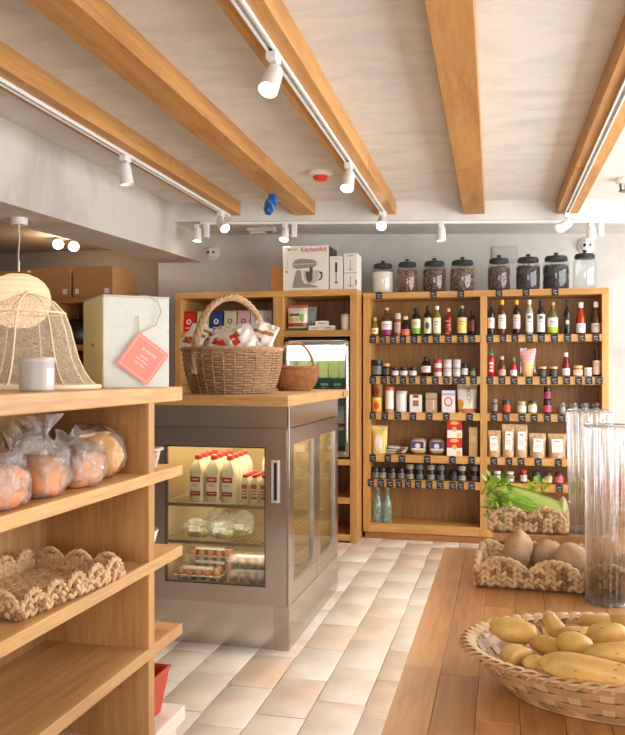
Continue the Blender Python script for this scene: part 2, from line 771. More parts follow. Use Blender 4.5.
# light tracks
TRK = M((232, 230, 225), .4)
for x, lb in ((-1.95, 'white light track under the leftmost oak beam'), (-0.793, 'white light track under the oak beam near centre'), (0.475, 'white light track under the rightmost oak beam')):
    t = thing('light_track', lb, 'light track', (x + .03, 0, bz(x)), SKEW, group='white lighting tracks')
    y1 = yw(x - .05) - SO - .05
    b = MB().box(-.017, -.009, YF + .1, y1, -.018, 0).box(.009, .017, YF + .1, y1, -.018, 0).box(-.017, .017, YF + .1, y1, -.004, 0)
    b.build('rail', TRK, t)
    MB().box(-.006, .006, YF + .1, y1, -.008, -.004).build('conductor', M((176, 172, 166), .4, .5), t)
t = thing('light_track', 'white light track fixed under the plaster beam along the back wall', 'light track', (0, 0, 0), group='white lighting tracks')
b = MB()
pa = [(x, yw(x) - SO + dy) for x, dy in ((-2.25, .03), (.95, .03), (.95, .06), (-2.25, .06))]
b.hexa([(x, y, zc(x) - .155) for x, y in pa] + [(x, y, zc(x) - .1372) for x, y in pa])
b.build('rail', TRK, t)


def spot(x, y, z, aim, on, label, stem=.04, power=14, size=1.0, gear=None):
    """track spotlight: adapter, stem, tilted can with lens"""
    t = thing('track_spotlight', label, 'spotlight', (x, y, z), group='white track spotlights')
    wm = M((238, 236, 231), .35)
    MB().box(-.019 * size, .019 * size, -.035 * size, .035 * size, -.03 * size, 0).build('adapter', wm, t, bevel=.003)
    MB().tube([(0.012, 0, -.028 * size), (0.012, 0, -.03 * size - stem)], .007 * size, 8).build('stem', wm, t)
    d = Vector(aim).normalized()
    q = d.to_track_quat('Z', 'Y').to_matrix().to_4x4()
    c = TM(0, 0, -.035 * size - stem) @ q
    r = .037 * size
    L_ = .108 * size
    can = MB().lathe([(0, -.03 * size), (r * .72, -.03 * size), (r * .86, -.015 * size), (r, L_ - .03 * size), (r * .93, L_ - .03 * size), (r * .86, L_ - .042 * size)], seg=24, mat=c)
    can.build('lamp_can', wm, t)
    lens = MB().lathe([(0, L_ - .043 * size), (r * .87, L_ - .043 * size)], seg=24, mat=c)
    lens.build('lens', M((255, 236, 205), .3, emit=(26.0 if on else 1.2)), t)
    if gear:
        MB().box(gear - .017, gear + .017, -.02, .02, -.1, 0).build('driver_box', wm, t, bevel=.003)
    if on and power:
        l = bpy.data.lights.new('spot_beam', 'SPOT')
        l.energy = power
        l.color = (1, .84, .64)
        l.spot_size = math.radians(75)
        l.spot_blend = .7
        l.shadow_soft_size = .03
        o = bpy.data.objects.new('spot_beam', l)
        COL.objects.link(o)
        o.parent = t
        o.matrix_parent_inverse.identity()
        p = Vector((0, 0, -.035 * size - stem)) + d * (L_ - .03 * size + .012)
        o.location = p
        o.rotation_euler = d.to_track_quat('-Z', 'Y').to_euler()
    return t


def on_track(x0, y, *a, **k):
    x = x0 + .03 - SKEW * y
    return spot(x, y, bz(x0) - .016, *a, **k)


b3, b1, b5 = -0.793, -1.95, 0.475
on_track(b3, 2.74, (-.12, -.6, -1), True, 'glowing white spotlight nearest the camera on the centre track', power=30)
on_track(b3, 4.27, (-.05, -.5, -1), True, 'glowing white spotlight beside the red and white smoke alarm', power=30)
on_track(b3, 5.62, (.05, -.95, -.7), True, 'dazzling white spotlight at the far end of the centre track', stem=.03, power=20)
on_track(b1, 3.93, (.12, .05, -1), False, 'unlit white spotlight hanging from the leftmost beam', power=0)
on_track(b1, 5.48, (.55, -.45, -.62), True, 'tilted lit spotlight at the far end of the leftmost track', power=20)
on_track(b5, 5.84, (-.75, -.5, -.5), False, 'tilted white spotlight at the far end of the rightmost track', power=0)


def soff(x):
    return yw(x) - SO + .045, zc(x) - .155


for x, aim, on, lb in ((-2.27, (-.05, -.1, -1), True, 'lit white spotlight on the back track, left of the wall camera'),
                       (-1.60, (-.05, -.45, -1), True, 'lit white spotlight above the mixer box'),
                       (-0.45, (0, -.1, -1), False, 'straight white spotlight above the jars of nuts'),
                       (0.60, (0, -.35, -1), False, 'white spotlight above the empty glass jar')):
    y, z = soff(x)
    spot(x, y, z, aim, on, lb, stem=.02, power=16, gear=.07 if lb[0] != 's' else None, size=.95)

# ceiling and wall fittings
x, y = -1.12, 4.88
t = thing('smoke_alarm', 'white smoke alarm with a red ring on the ceiling', 'smoke alarm', (x, y, zc(x)))
MB().lathe([(0, 0), (.078, 0), (.078, -.014), (.06, -.024), (.048, -.027), (0, -.027)], seg=28).build('base', M((240, 238, 232), .4), t)
MB().lathe([(.046, -.026), (.042, -.05), (.03, -.056), (0, -.056)], seg=24).build('red_cap', M((226, 60, 38), .4), t)

t = thing('blue_wad', 'crumpled blue plastic wad taped under an oak beam', 'tape', (-1.475, 5.07, bz(-1.4) + .006))
MB().blob(.038, .03, .055, (-.01, -.03, -.05), 16, 12, amp=.7, freq=2.1, seed=3).build('crumpled_film', M((28, 96, 168), .35, bump=.6, bscale=40), t)
MB().blob(.026, .025, .04, (-.035, -.03, -.095), 12, 9, amp=.7, freq=2.3, seed=8).build('loose_end', M((28, 96, 168), .35, bump=.6, bscale=40), t)
MB().tube([(-.012, -.03, -.03), (-.01, -.03, 0.0)], .02, 10).build('tape_tab', M((28, 96, 168), .35), t)


def wall_cam(x, z, label):
    t = thing('dome_camera', label, 'camera', (x, yw(x), z), math.radians(6))
    MB().lathe([(0, 0), (.062, 0), (.062, .02), (.055, .028), (0, .028)], seg=28, mat=RM('X', 90)).build('base', M((235, 233, 228), .4), t)
    MB().lathe([(.048, .028), (.046, .045), (.034, .062), (.018, .07), (0, .072)], seg=24, mat=RM('X', 90)).build('dome', M((232, 230, 226), .25), t)
    for dx, cl in ((-.018, (18, 18, 20)), (.02, (120, 116, 112))):
        MB().lathe([(.014, 0), (.012, .008), (0, .01)], seg=16, mat=TM(dx, -.062, 0) @ RM('X', 90)).build('lens', M(cl, .1), t)


wall_cam(-2.357, 2.235, 'round white camera on the grey wall above the basket')
wall_cam(0.615, 2.232, 'round white camera on the wall above the empty jar')
x = 0.0
t = thing('wall_panel', 'flat pale grey panel on the wall behind the jars', 'panel', (x, yw(x), 2.17), math.radians(6))
MB().box(-.1, .1, -.012, 0, -.06, .075).build('plate', M((182, 178, 172), .5), t, bevel=.003)
MB().box(-.085, .085, -.015, -.012, -.048, .062).build('face', M((190, 186, 180), .5), t)
x = -1.85
t = thing('emergency_light', 'flat grey emergency light under the plaster beam, left of mixer box', 'light', (x, yw(x) - .32, zc(x) - .137), math.radians(6))
MB().box(-.11, .11, -.05, .05, -.035, 0).build('housing', M((205, 200, 192), .4), t, bevel=.006)
MB().box(-.09, .03, -.04, .04, -.05, -.035).build('diffuser', M((225, 222, 214), .3), t, bevel=.004)
MB().lathe([(.028, -.035), (.024, -.05), (0, -.052)], (.075, 0, 0), 16).build('lamp', M((120, 116, 110), .3), t)
x = .735
t = thing('ceiling_sensor', 'white ceiling fitting with dark vents at the right edge', 'sensor', (x, 5.36, zc(x)))
MB().lathe([(0, 0), (.055, 0), (.055, -.02), (.045, -.03), (0, -.03)], seg=24).build('base', M((236, 234, 230), .4), t)
for k in range(5):
    a = k * 2 * PI / 5
    MB().tube([(.032 * math.cos(a), .032 * math.sin(a), -.03), (.026 * math.cos(a), .026 * math.sin(a), -.075)], .005, 6).build('strut', M((90, 84, 78), .4), t)
MB().lathe([(0, -.072), (.036, -.072), (.03, -.082), (0, -.084)], seg=20).build('cap', M((120, 112, 104), .4), t)
# ------------------------------------------------------------------ tall pantry shelves on the back wall
HON_X = WOOD('x', (212, 162, 94), (178, 124, 62), .42)
HON_Z = WOOD('z', (208, 158, 92), (174, 120, 60), .42)
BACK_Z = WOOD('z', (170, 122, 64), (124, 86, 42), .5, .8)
UF, UB = 5.90, 6.20
PX0, PX1, PM0, PM1, PX2, PX3 = -1.028, -.976, -.172, -.123, .661, .707
SHELF = {'A': (1.516, 1.465), 'B': (1.217, 1.16), 'C': (.952, .897), 'D': (.636, .582), 'E': (.452, .396), 'F': (.125, .06)}
pantry = thing('pantry_shelves', 'tall two-bay oak pantry shelves full of bottles and jars', 'shelves', (0, 0, 0))
MB().box(PX0, PX3, UF, UB, 1.795, 1.84).build('top', HON_X, pantry, bevel=.002)
for a, b_ in ((PX0, PX1), (PX2, PX3)):
    MB().box(a, b_, UF, UB, 0.06, 1.795).build('side_panel', HON_Z, pantry, bevel=.002)
MB().box(PM0, PM1, UF, UB - .02, .06, 1.795).build('divider', HON_Z, pantry, bevel=.002)
for k, (z1, z0) in SHELF.items():
    for a, b_ in ((PX1, PM0), (PM1, PX2)):
        MB().box(a, b_, UF + .003, UB - .02, z0, z1).build('shelf', HON_X, pantry, bevel=.002)
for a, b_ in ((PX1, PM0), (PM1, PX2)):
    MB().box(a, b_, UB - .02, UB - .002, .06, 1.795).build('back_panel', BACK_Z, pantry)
MB().box(PX0 + .01, PX3 - .01, UF + .03, UB, 0, .06).build('plinth', WOOD('x', (176, 118, 62), (140, 90, 46), .5), pantry)

# ------------------------------------------------------------------ low-left oak wall unit with the upright chiller
LF, LB = 5.72, 6.20
LX0, LX1, LD0, LD1, LX2, LX3 = -2.458, -2.409, -1.676, -1.598, -1.093, -1.041
unit = thing('wall_unit', 'oak wall unit with open cubbies around an upright chiller', 'shelves', (0, 0, 0))
MB().box(LX0, LX3, LF, LB, 1.81, 1.853).build('top', HON_X, unit, bevel=.002)
for a, b_ in ((LX0, LX1), (LX2, LX3)):
    MB().box(a, b_, LF, LB, 0, 1.81).build('side_panel', HON_Z, unit, bevel=.002)
MB().box(LD0, LD1, LF, LB - .02, 0, 1.81).build('divider', HON_Z, unit, bevel=.002)
for a, b_ in ((LX1, LD0), (LD1, LX2)):
    MB().box(a, b_, LF + .002, LB - .02, 1.51, 1.558).build('shelf', HON_X, unit, bevel=.002)
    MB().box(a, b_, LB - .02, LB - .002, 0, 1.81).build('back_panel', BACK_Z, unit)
for z in (.02, .29, .57):
    MB().box(LD1, LX2, LF + .002, LB - .02, z, z + .045).build('shelf', HON_X, unit, bevel=.002)
for z in (.02, .43, .80, 1.16):
    MB().box(LX1, LD0, LF + .002, LB - .02, z, z + .045).build('shelf', HON_X, unit, bevel=.002)

# upright chiller in its bay
ch = thing('upright_chiller', 'upright glass-door chiller with a silver frame in the wall unit', 'fridge', (LD1, LF, .62))
cw, chh = LX2 - LD1 - .006, .875
blk = M((24, 24, 26), .4)
sil = STEEL((205, 203, 200), .25)
lnr = M((232, 232, 226), .4)
b = MB().box(.003, .02, .015, .45, 0, chh).box(cw - .014, cw + .003, .015, .45, 0, chh).box(.003, cw + .003, .015, .45, chh - .014, chh).box(.003, cw + .003, .015, .45, 0, .05).box(.003, cw + .003, .43, .45, 0, chh)
b.build('cabinet', blk, ch)
b = MB().box(.0215, .026, .03, .428, .052, chh - .016).box(cw - .02, cw - .0155, .03, .428, .052, chh - .016).box(.0215, cw - .0155, .42, .428, .052, chh - .016)
b.build('liner', lnr, ch)
b = MB().box(.012, .032, -.008, .014, .012, chh - .02).box(cw - .028, cw - .004, -.008, .014, .012, chh - .02).box(.032, cw - .028, -.008, .014, chh - .05, chh - .02).box(.032, cw - .028, -.008, .014, .012, .05)
d_ = b.build('door_frame', sil, ch, bevel=.002)
MB().box(.032, cw - .028, 0, .004, .05, chh - .05).build('pane', CLEAR((236, 244, 240), .6), d_)
MB().tube([(cw - .012, -.03, .12), (cw - .012, -.03, chh - .06)], .008, 10).tube([(cw - .012, -.03, .15), (cw - .012, -.006, .15)], .005, 8).tube([(cw - .012, -.03, chh - .09), (cw - .012, -.006, chh - .09)], .005, 8).build('handle', sil, d_)
MB().box(.026, cw - .02, .06, .075, chh - .16, chh - .02).build('light_box', M((250, 248, 240), .4, emit=.55), ch)
l = bpy.data.lights.new('chiller_lamp', 'AREA')
l.shape = 'RECTANGLE'
l.size, l.size_y = .4, .1
l.energy = 6
l.color = (1, .93, .78)
o = bpy.data.objects.new('chiller_lamp', l)
COL.objects.link(o)
o.parent = ch
o.location = (cw / 2, .05, chh - .03)
o.rotation_euler = (math.radians(25), 0, 0)
for z in (.20, .46):
    MB().box(.026, cw - .02, .06, .40, z, z + .008).build('rack', M((220, 222, 220), .3), ch)
# packs inside the chiller
gx = LD1
for k in range(5):
    t = thing('salad_pack', ['pale green tall pack in the chiller, leftmost', 'pale green tall pack in the chiller, second from left', 'yellow-green tall pack in middle of chiller', 'yellow-green tall pack in the chiller, second from right', 'pale green tall pack in the chiller, beside the frame'][k], 'packet', (gx + .085 + k * .084, LF + .25, 1.089), group='tall green packs in the chiller')
    cg = [(200, 202, 150), (204, 204, 140), (206, 202, 128), (208, 204, 134), (204, 202, 150)][k]
    b = MB().hexa([(-.038, -.03, 0), (.038, -.03, 0), (.038, .03, 0), (-.038, .03, 0), (-.036, -.004, .24), (.036, -.004, .24), (.036, .004, .24), (-.036, .004, .24)])
    b.build('pouch', PRINT(cg, spots=((.5, .45, .34, .2, tuple(min(255, v + 18) for v in cg), 'r'),)), t, bevel=.004)
    MB().box(-.036, .036, -.005, .005, .24, .252).build('seal', M((205, 220, 160), .4), t)
for k in range(3):
    t = thing('green_carton', ['dark green carton in the chiller, left', 'dark green carton in the chiller, middle', 'dark green carton in the chiller, beside the handle'][k], 'carton', (gx + .20 + k * .098, LF + .11, 1.089), group='dark green cartons in the chiller')
    MB().box(-.046, .046, -.035, .035, 0, .115).build('box', PRINT((22, 62, 50), spots=((.5, .6, .3, .07, (150, 176, 150), 'r'), (.5, .4, .2, .03, (120, 150, 126), 'r'))), t, bevel=.003)
    MB().box(-.045, .045, -.034, .034, .115, .119).build('lid', M((16, 48, 40), .5), t)
for k in range(4):
    t = thing('red_carton', ['red top carton on the lower chiller rack, leftmost', 'white carton on the lower chiller rack, second from left', 'red carton on the lower chiller rack, third from left', 'white carton on the lower chiller rack, nearest the frame'][k], 'carton', (gx + .10 + k * .1, LF + .14, .829), group='cartons on the lower chiller rack')
    MB().box(-.04, .04, -.035, .035, 0, .13).prism([(-.04, -.035), (.04, -.035), (.04, .035), (-.04, .035)], .13, .1302).build('box', PRINT((232, 228, 220), bands=((.5, .9, (196, 60, 44)),) if k % 2 == 0 else ((.1, .3, (196, 60, 44)),)), t, bevel=.003)
    MB().hexa([(-.04, -.035, .13), (.04, -.035, .13), (.04, .035, .13), (-.04, .035, .13), (-.04, -.002, .165), (.04, -.002, .165), (.04, .002, .165), (-.04, .002, .165)]).build('gable', M((225, 220, 212), .5), t)

# ------------------------------------------------------------------ store-room shelving with cardboard boxes
su = thing('storeroom_shelves', 'dark oak shelving in the store room under cardboard boxes', 'shelves', (0, 0, 0))
SX0, SX1, SY0, SY1 = -4.6, -2.92, 5.62, 6.35
for z in (.05, .55, 1.0, 1.42, 1.79):
    MB().box(SX0, SX1, SY0, SY1, z, z + .042).build('shelf', WOOD('x', (190, 130, 76), (150, 98, 54)), su, bevel=.002)
for x in (SX0, -3.45, SX1 - .045):
    MB().box(x, x + .045, SY0 + .003, SY1 - .02, 0, 1.79).build('upright', WOOD('z', (190, 130, 76), (150, 98, 54)), su)
MB().box(SX0, SX1, SY1 - .015, SY1, 0, 1.79).build('back_panel', BACK_Z, su)


def carton(x0, x1, y0, y1, z0, h, label):
    t = thing('cardboard_box', label, 'box', ((x0 + x1) / 2, (y0 + y1) / 2, z0), group='cardboard boxes in the store room')
    w_, d__ = (x1 - x0) / 2, (y1 - y0) / 2
    cb = M((184, 132, 82), .8, var=.06, bscale=20)
    MB().box(-w_, w_, -d__, d__, 0, h).build('carton', cb, t, bevel=.003)
    MB().box(-w_ + .002, -.002, -d__, d__, h, h + .004).build('flap', cb, t)
    MB().box(.002, w_ - .002, -d__, d__, h, h + .004).build('flap', cb, t)
    MB().box(-.03, .03, -d__ - .001, d__, h + .004, h + .0045).build('tape', M((196, 160, 110), .3), t)
    MB().box(w_ - .07, w_ - .03, -d__ - .0012, -d__, .03, .07).box(-w_ + .02, -w_ + .05, -d__ - .0012, -d__, .03, .07).build('printed_mark', M((226, 220, 208), .6), t)


carton(-3.29, -2.95, 5.66, 6.06, 1.832, .235, 'cardboard box at the right end of the store-room shelf')
carton(-3.66, -3.31, 5.66, 6.06, 1.832, .235, 'cardboard box second from the right on the store-room shelf')
carton(-4.10, -3.69, 5.66, 6.06, 1.832, .225, 'cardboard box behind the pendant lamp on the store-room shelf')
t = thing('dark_pot', 'round dark pot on the store-room shelf behind the cloche', 'pot', (-3.33, 5.80, 1.462))
MB().lathe([(0, 0), (.09, 0), (.12, .06), (.11, .14), (.085, .17), (.092, .18), (.085, .18), (.075, .165)], seg=28).build('body', M((38, 34, 34), .35), t)
MB().lathe([(.086, .182), (.06, .205), (.015, .215), (.018, .235), (0, .24)], seg=24).build('lid', M((46, 42, 40), .35), t)

# spotlights of the store room
for x, y, lb in ((-3.53, 5.84, 'small lit downlight in the store room, further left'), (-3.47, 5.98, 'small lit downlight in the store room, further right')):
    t = thing('downlight', lb, 'downlight', (x, y, 2.34), group='store-room downlights')
    MB().tube([(0, 0, 0), (0, 0, -.03)], .012, 10).build('stem', TRK, t)
    dq = Vector((.5, -.75, -.55)).normalized().to_track_quat('Z', 'Y').to_matrix().to_4x4()
    mq = TM(0, 0, -.04) @ dq
    MB().lathe([(0, -.03), (.036, -.026), (.045, .03), (.04, .03)], seg=22, mat=mq).build('lamp_can', TRK, t)
    MB().lathe([(0, .027), (.041, .027)], seg=22, mat=mq).build('lens', M((255, 232, 196), .3, emit=14), t)
    l = bpy.data.lights.new('downlight_beam', 'POINT')
    l.energy = 4
    l.color = (1, .82, .6)
    l.shadow_soft_size = .04
    o = bpy.data.objects.new('downlight_beam', l)
    COL.objects.link(o)
    o.parent = t
    o.location = (.08, -.1, -.13)

# pendant lamp under the bulkhead
t = thing('pendant_lamp', 'paper pendant lamp with cream dome shade above the cloche', 'lamp', (-2.65, 3.98, bkz(3.98)))
MB().lathe([(0, 0), (.048, 0), (.048, -.036), (.044, -.04), (0, -.04)], seg=28).build('canopy', M((226, 220, 214), .4), t)
MB().tube([(0, 0, -.04), (.004, 0, -.13), (-.003, 0, -.2), (0, 0, -.29)], .0035, 8).build('cord', M((228, 222, 212), .6), t)
MB().tube([(0, 0, -.24), (0, 0, -.3)], .006, 8).build('strain_relief', M((228, 222, 212), .5), t)
pm, nt, bs = newmat('woven_paper')
bs.inputs['Base Color'].default_value = lin((238, 218, 194))
bs.inputs['Roughness'].default_value = .7
bs.inputs['Transmission Weight'].default_value = 0
tl = nt.nodes.new('ShaderNodeBsdfTranslucent')
tl.inputs[0].default_value = lin((246, 222, 194))
mxs = nt.nodes.new('ShaderNodeMixShader')
mxs.inputs[0].default_value = .55
nt.links.new(bs.outputs[0], mxs.inputs[1])
nt.links.new(tl.outputs[0], mxs.inputs[2])
nt.links.new(mxs.outputs[0], nt.nodes['Material Output'].inputs['Surface'])
prof = [(.02, -.312), (.06, -.318), (.10, -.334), (.135, -.36), (.16, -.395), (.172, -.435), (.174, -.475), (.17, -.5), (.158, -.535), (.132, -.57), (.095, -.6), (.05, -.615)]
MB().lathe(prof, seg=40).build('shade', pm, t, sharp=180)
for k in range(10):
    r0, z0 = prof[k + 1]
    MB().tube([((r0 + .001) * math.cos(a * PI / 20), (r0 + .001) * math.sin(a * PI / 20), z0) for a in range(40)], .0012, 4, closed=True).build('rib', M((226, 200, 160), .7), t)
MB().lathe([(0, -.33), (.02, -.34), (.034, -.38), (.03, -.42), (0, -.435)], seg=20).build('bulb', M((255, 240, 222), .4, emit=4), t)
l = bpy.data.lights.new('pendant_glow', 'POINT')
l.energy = 1.1
l.color = (1, .93, .84)
l.shadow_soft_size = .04
o = bpy.data.objects.new('pendant_glow', l)
COL.objects.link(o)
o.parent = t
o.location = (0, 0, -.46)

# ------------------------------------------------------------------ steel counter fridge
FX1, FX0, FY0, FY1 = -.935, -1.60, 3.43, 4.52
fr = thing('counter_fridge', 'stainless steel counter fridge with glass doors and oak top', 'fridge', (0, 0, 0))
st = STEEL()
std = STEEL((196, 188, 180), .25)
inner = M((196, 170, 126), .5)
MB().box(FX0 - .02, -.922, FY0 - .045, 4.75, 1.098, 1.145).build('worktop', WOOD('x', (214, 168, 108), (184, 132, 76), .42), fr, bevel=.003)
b = MB().box(FX0, FX1, FY0 + .02, FY1, .0, .2)
b.build('plinth', st, fr)
MB().box(FX1 - .07, FX1 + .003, FY0 + .012, FY0 + .03, .0, .2).build('plinth_end', std, fr, bevel=.002)
b = MB().box(FX0, FX1, FY0 + .012, FY1, 1.0, 1.098)
b.build('control_panel', st, fr, bevel=.002)
# body: left wall, back wall, ceiling, floor, front corner post and side doors
b = MB().box(FX0, FX0 + .04, FY0 + .03, FY1, .2, 1.0).box(FX0 + .04, FX1 - .03, FY1 - .04, FY1, .2, 1.0)
b.box(FX0 + .04, FX1 - .03, FY0 + .03, FY1 - .04, .2, .26).box(FX0 + .04, FX1 - .03, FY0 + .03, FY1 - .04, .96, 1.0)
b.build('carcass', inner, fr)
# front door
dx0, dx1, dz0, dz1 = FX0 + .003, FX1 - .008, .203, .994
gx0, gx1, gz0, gz1 = -1.523, -1.04, .286, .913
b = MB().box(dx0, gx0, FY0, FY0 + .03, dz0, dz1).box(gx1, dx1, FY0, FY0 + .03, dz0, dz1).box(gx0, gx1, FY0, FY0 + .03, dz0, gz0).box(gx0, gx1, FY0, FY0 + .03, gz1, dz1)
fd = b.build('front_door', std, fr)
MB().box(gx0, gx1, FY0 + .012, FY0 + .016, gz0, gz1).build('pane', CLEAR((246, 246, 240), .55), fd)
b = MB()
for (a, c, e, g) in ((gx0, gx0 + .006, gz0, gz1), (gx1 - .006, gx1, gz0, gz1), (gx0, gx1, gz0, gz0 + .006), (gx0, gx1, gz1 - .006, gz1)):
    b.box(a, c, FY0 + .004, FY0 + .024, e, g)
b.build('gasket', M((70, 64, 58), .5), fd)
b = MB()
for (a, c, e, g) in ((-1.010, -1.001, .667, .857), (-.984, -.975, .667, .857), (-1.001, -.984, .667, .678), (-1.001, -.984, .846, .857)):
    b.box(a, c, FY0 - .012, FY0 + .002, e, g)
b.build('pull_handle', M((206, 202, 196), .35, .3), fd, bevel=.001)
MB().box(-1.001, -.984, FY0 - .001, FY0 + .002, .678, .846).build('handle_recess', M((60, 54, 50), .4, .6), fd)
MB().box(FX1 - .007, FX1 + .002, FY0 + .012, FY0 + .05, .2, 1.098).build('corner_post', STEEL((196, 192, 186), .22), fr, bevel=.001)
# side doors with glass
sx0, sx1 = FX1 - .028, FX1
for (y0, y1, g0, g1) in ((FY0 + .055, 3.99, 3.53, 3.93), (3.996, FY1 - .005, 4.06, 4.45)):
    zz0, zz1 = .203, .994
    gz0_, gz1_ = .29, .925
    b = MB().box(sx0, sx1, y0, g0, zz0, zz1).box(sx0, sx1, g1, y1, zz0, zz1).box(sx0, sx1, g0, g1, zz0, gz0_).box(sx0, sx1, g0, g1, gz1_, zz1)
    sd = b.build('side_door', std, fr)
    MB().box(sx1 - .014, sx1 - .010, g0, g1, gz0_, gz1_).build('pane', CLEAR((248, 248, 242), .8), sd)
    b = MB()
    for (a, c, e, g) in ((g0, g0 + .008, gz0_, gz1_), (g1 - .008, g1, gz0_, gz1_), (g0, g1, gz0_, gz0_ + .008), (g0, g1, gz1_ - .008, gz1_)):
        b.box(sx1 - .022, sx1 - .003, a, c, e, g)
    b.build('gasket', STEEL((190, 184, 176), .3), sd)
MB().box(-.9385, -.921, 4.60, 4.63, 1.108, 1.135).build('price_rail_clip', M((60, 52, 44), .5), fr)
# interior: racks and light strip
FRK = (.643, .470, .272)
rm = STEEL((170, 164, 150), .35)
for z in FRK:
    b = MB()
    ix0, ix1, iy0, iy1 = FX0 + .05, FX1 - .045, FY0 + .06, FY1 - .07
    for k in range(22):
        x = ix0 + (ix1 - ix0) * k / 21
        b.tube([(x, iy0, z - .004), (x, iy1, z - .004)], .0022, 6)
    for y in (iy0, (iy0 + iy1) / 2, iy1):
        b.tube([(ix0, y, z - .008), (ix1, y, z - .008)], .004, 6)
    b.build('wire_rack', rm, fr)
    MB().box(ix0, ix1, iy0 - .012, iy0 - .006, z - .016, z - .002).build('rack_edge', rm, fr)
for x in (FX0 + .055, FX1 - .05):
    MB().tube([(x, FY0 + .055, .26), (x, FY0 + .055, .96)], .006, 8).build('rack_post', rm, fr)
MB().box(FX0 + .06, FX1 - .06, FY0 + .05, FY0 + .075, .945, .957).build('light_strip', M((255, 240, 200), .4, emit=9), fr)
MB().box(FX0 + .06, FX1 - .06, FY1 - .09, FY1 - .06, .945, .957).build('light_strip', M((255, 240, 200), .4, emit=9), fr)
l = bpy.data.lights.new('fridge_lamp', 'AREA')
l.shape = 'RECTANGLE'
l.size, l.size_y = .5, .9
l.energy = 4
l.color = (1, .88, .64)
o = bpy.data.objects.new('fridge_lamp', l)
COL.objects.link(o)
o.parent = fr
o.location = (-1.27, 3.98, .94)
for z in FRK[:2]:  # added fill lights under the racks to brighten the stock below
    l = bpy.data.lights.new('rack_fill', 'AREA')
    l.shape = 'RECTANGLE'
    l.size, l.size_y = .5, .04
    l.energy = .6
    l.color = (1, .9, .72)
    o = bpy.data.objects.new('rack_fill', l)
    COL.objects.link(o)
    o.parent = fr
    o.location = (-1.27, FY0 + .062, z - .02)
    o.rotation_euler = (math.radians(25), 0, 0)

# ------------------------------------------------------------------ left oak display shelving
GX0, GX1 = -1.50, -.90
gy0, gy1 = .35, 2.15
U0, U1 = 1.927, 1.962
gd = thing('display_shelving', 'oak display shelving with bread and woven trays at left', 'shelves', (0, 0, 0))
LOKY = WOOD('y', (214, 170, 112), (178, 128, 76), .42)
MB().box(GX0, GX1, gy0, gy1, 1.168, 1.208).build('top', LOKY, gd, bevel=.003)
GSH = {1: .984, 2: .753, 3: .528}
for z in GSH.values():
    MB().box(GX0, GX1, gy0, gy1, z - .03, z).build('shelf', LOKY, gd, bevel=.002)
MB().box(GX0, GX1, gy0, gy1 + .02, .243, .285).build('bottom_shelf', M((232, 228, 220), .5), gd, bevel=.002)
MB().box(GX0 + .02, GX1 - .02, gy0, gy1, 0, .243).build('plinth', M((226, 222, 214), .5), gd)
zs = [.285, .498, .528, .723, .753, .954, .984, 1.168]
for k in range(0, 8, 2):
    for (a, c) in ((U0, U1), (gy0, gy0 + .035)):
        MB().box(GX0 + .003, GX1 - .0015, a, c, zs[k], zs[k + 1]).build('upright', WOOD('z', (204, 156, 98), (172, 122, 68), .45), gd)
    MB().box(-1.216, -1.2, gy0 + .035, U0, zs[k], zs[k + 1]).build('back_panel', WOOD('z', (198, 156, 102), (166, 120, 72), .5), gd)

# ------------------------------------------------------------------ produce table of oak planks
TX0, TY1, TZ = -.166, 2.313, .75
tb = thing('produce_table', 'oak plank table carrying baskets of potatoes and celery', 'table', (0, 0, 0))
pw = .0625
PLK = WOOD('y', (204, 150, 92), (164, 110, 60), .34, 1.1)
rr = random.Random(4)
for k in range(17):
    x0 = TX0 + k * pw
    cuts = [-.6]
    y = -.6 + rr.uniform(.3, .7)
    fix = {0: [.35, 1.36, 2.313], 1: [.9, 1.34, 2.313], 2: [.6, 1.17, 1.75, 2.313]}.get(k)
    if fix:
        cuts += fix
    else:
        while y < TY1 - .2:
            cuts.append(y)
            y += rr.uniform(.45, .75)
        cuts.append(TY1)
    for a, c in zip(cuts, cuts[1:]):
        MB().box(x0 + .0003, x0 + pw - .0003, a + .0003, c - .0003, TZ - .035, TZ - rr.uniform(0, .0006)).build('plank', PLK, tb, bevel=.0005)
tx1 = TX0 + 17 * pw
MB().box(TX0 + .03, tx1 - .03, -.56, TY1 - .04, TZ - .1, TZ - .036).build('apron', PLK, tb)
for x in (TX0 + .03, tx1 - .11):
    for y in (-.56, TY1 - .12):
        MB().box(x, x + .08, y, y + .08, 0, TZ - .1).build('leg', OAKZ, tb, bevel=.003)
rs = thing('riser', 'low oak riser under the celery basket at the table end', 'riser', (0, 0, 0))
RX0, RX1, RY0, RY1, RZ = -.03, .56, 2.115, 2.425, .835
MB().box(RX0, RX1, RY0, RY1, RZ - .022, RZ).build('board', PLK, rs, bevel=.002)
for x in (RX0 + .01, .26, RX1 - .03):
    MB().box(x, x + .02, RY0 + .01, 2.30, TZ, RZ - .022).build('foot', PLK, rs)
# ------------------------------------------------------------------ baskets
HY = M((212, 176, 130), .6, var=.35, bscale=50, bump=.4)
HY2 = M((150, 108, 68), .65, var=.35, bscale=50, bump=.4)
HYD = M((120, 82, 52), .85, var=.2, bscale=60)


def capsule(mb, p, d, n, L_, r, flat=.55):
    """one flattened plaited strand centred at p, along d, facing n"""
    d = Vector(d).normalized()
    n = Vector(n).normalized()
    s_ = n.cross(d).normalized()
    m = Matrix((d, s_, n)).transposed().to_4x4()
    m.translation = Vector(p)
    mb.blob(L_ / 2, r, r * flat, (0, 0, 0), 6, 5, mat=m)


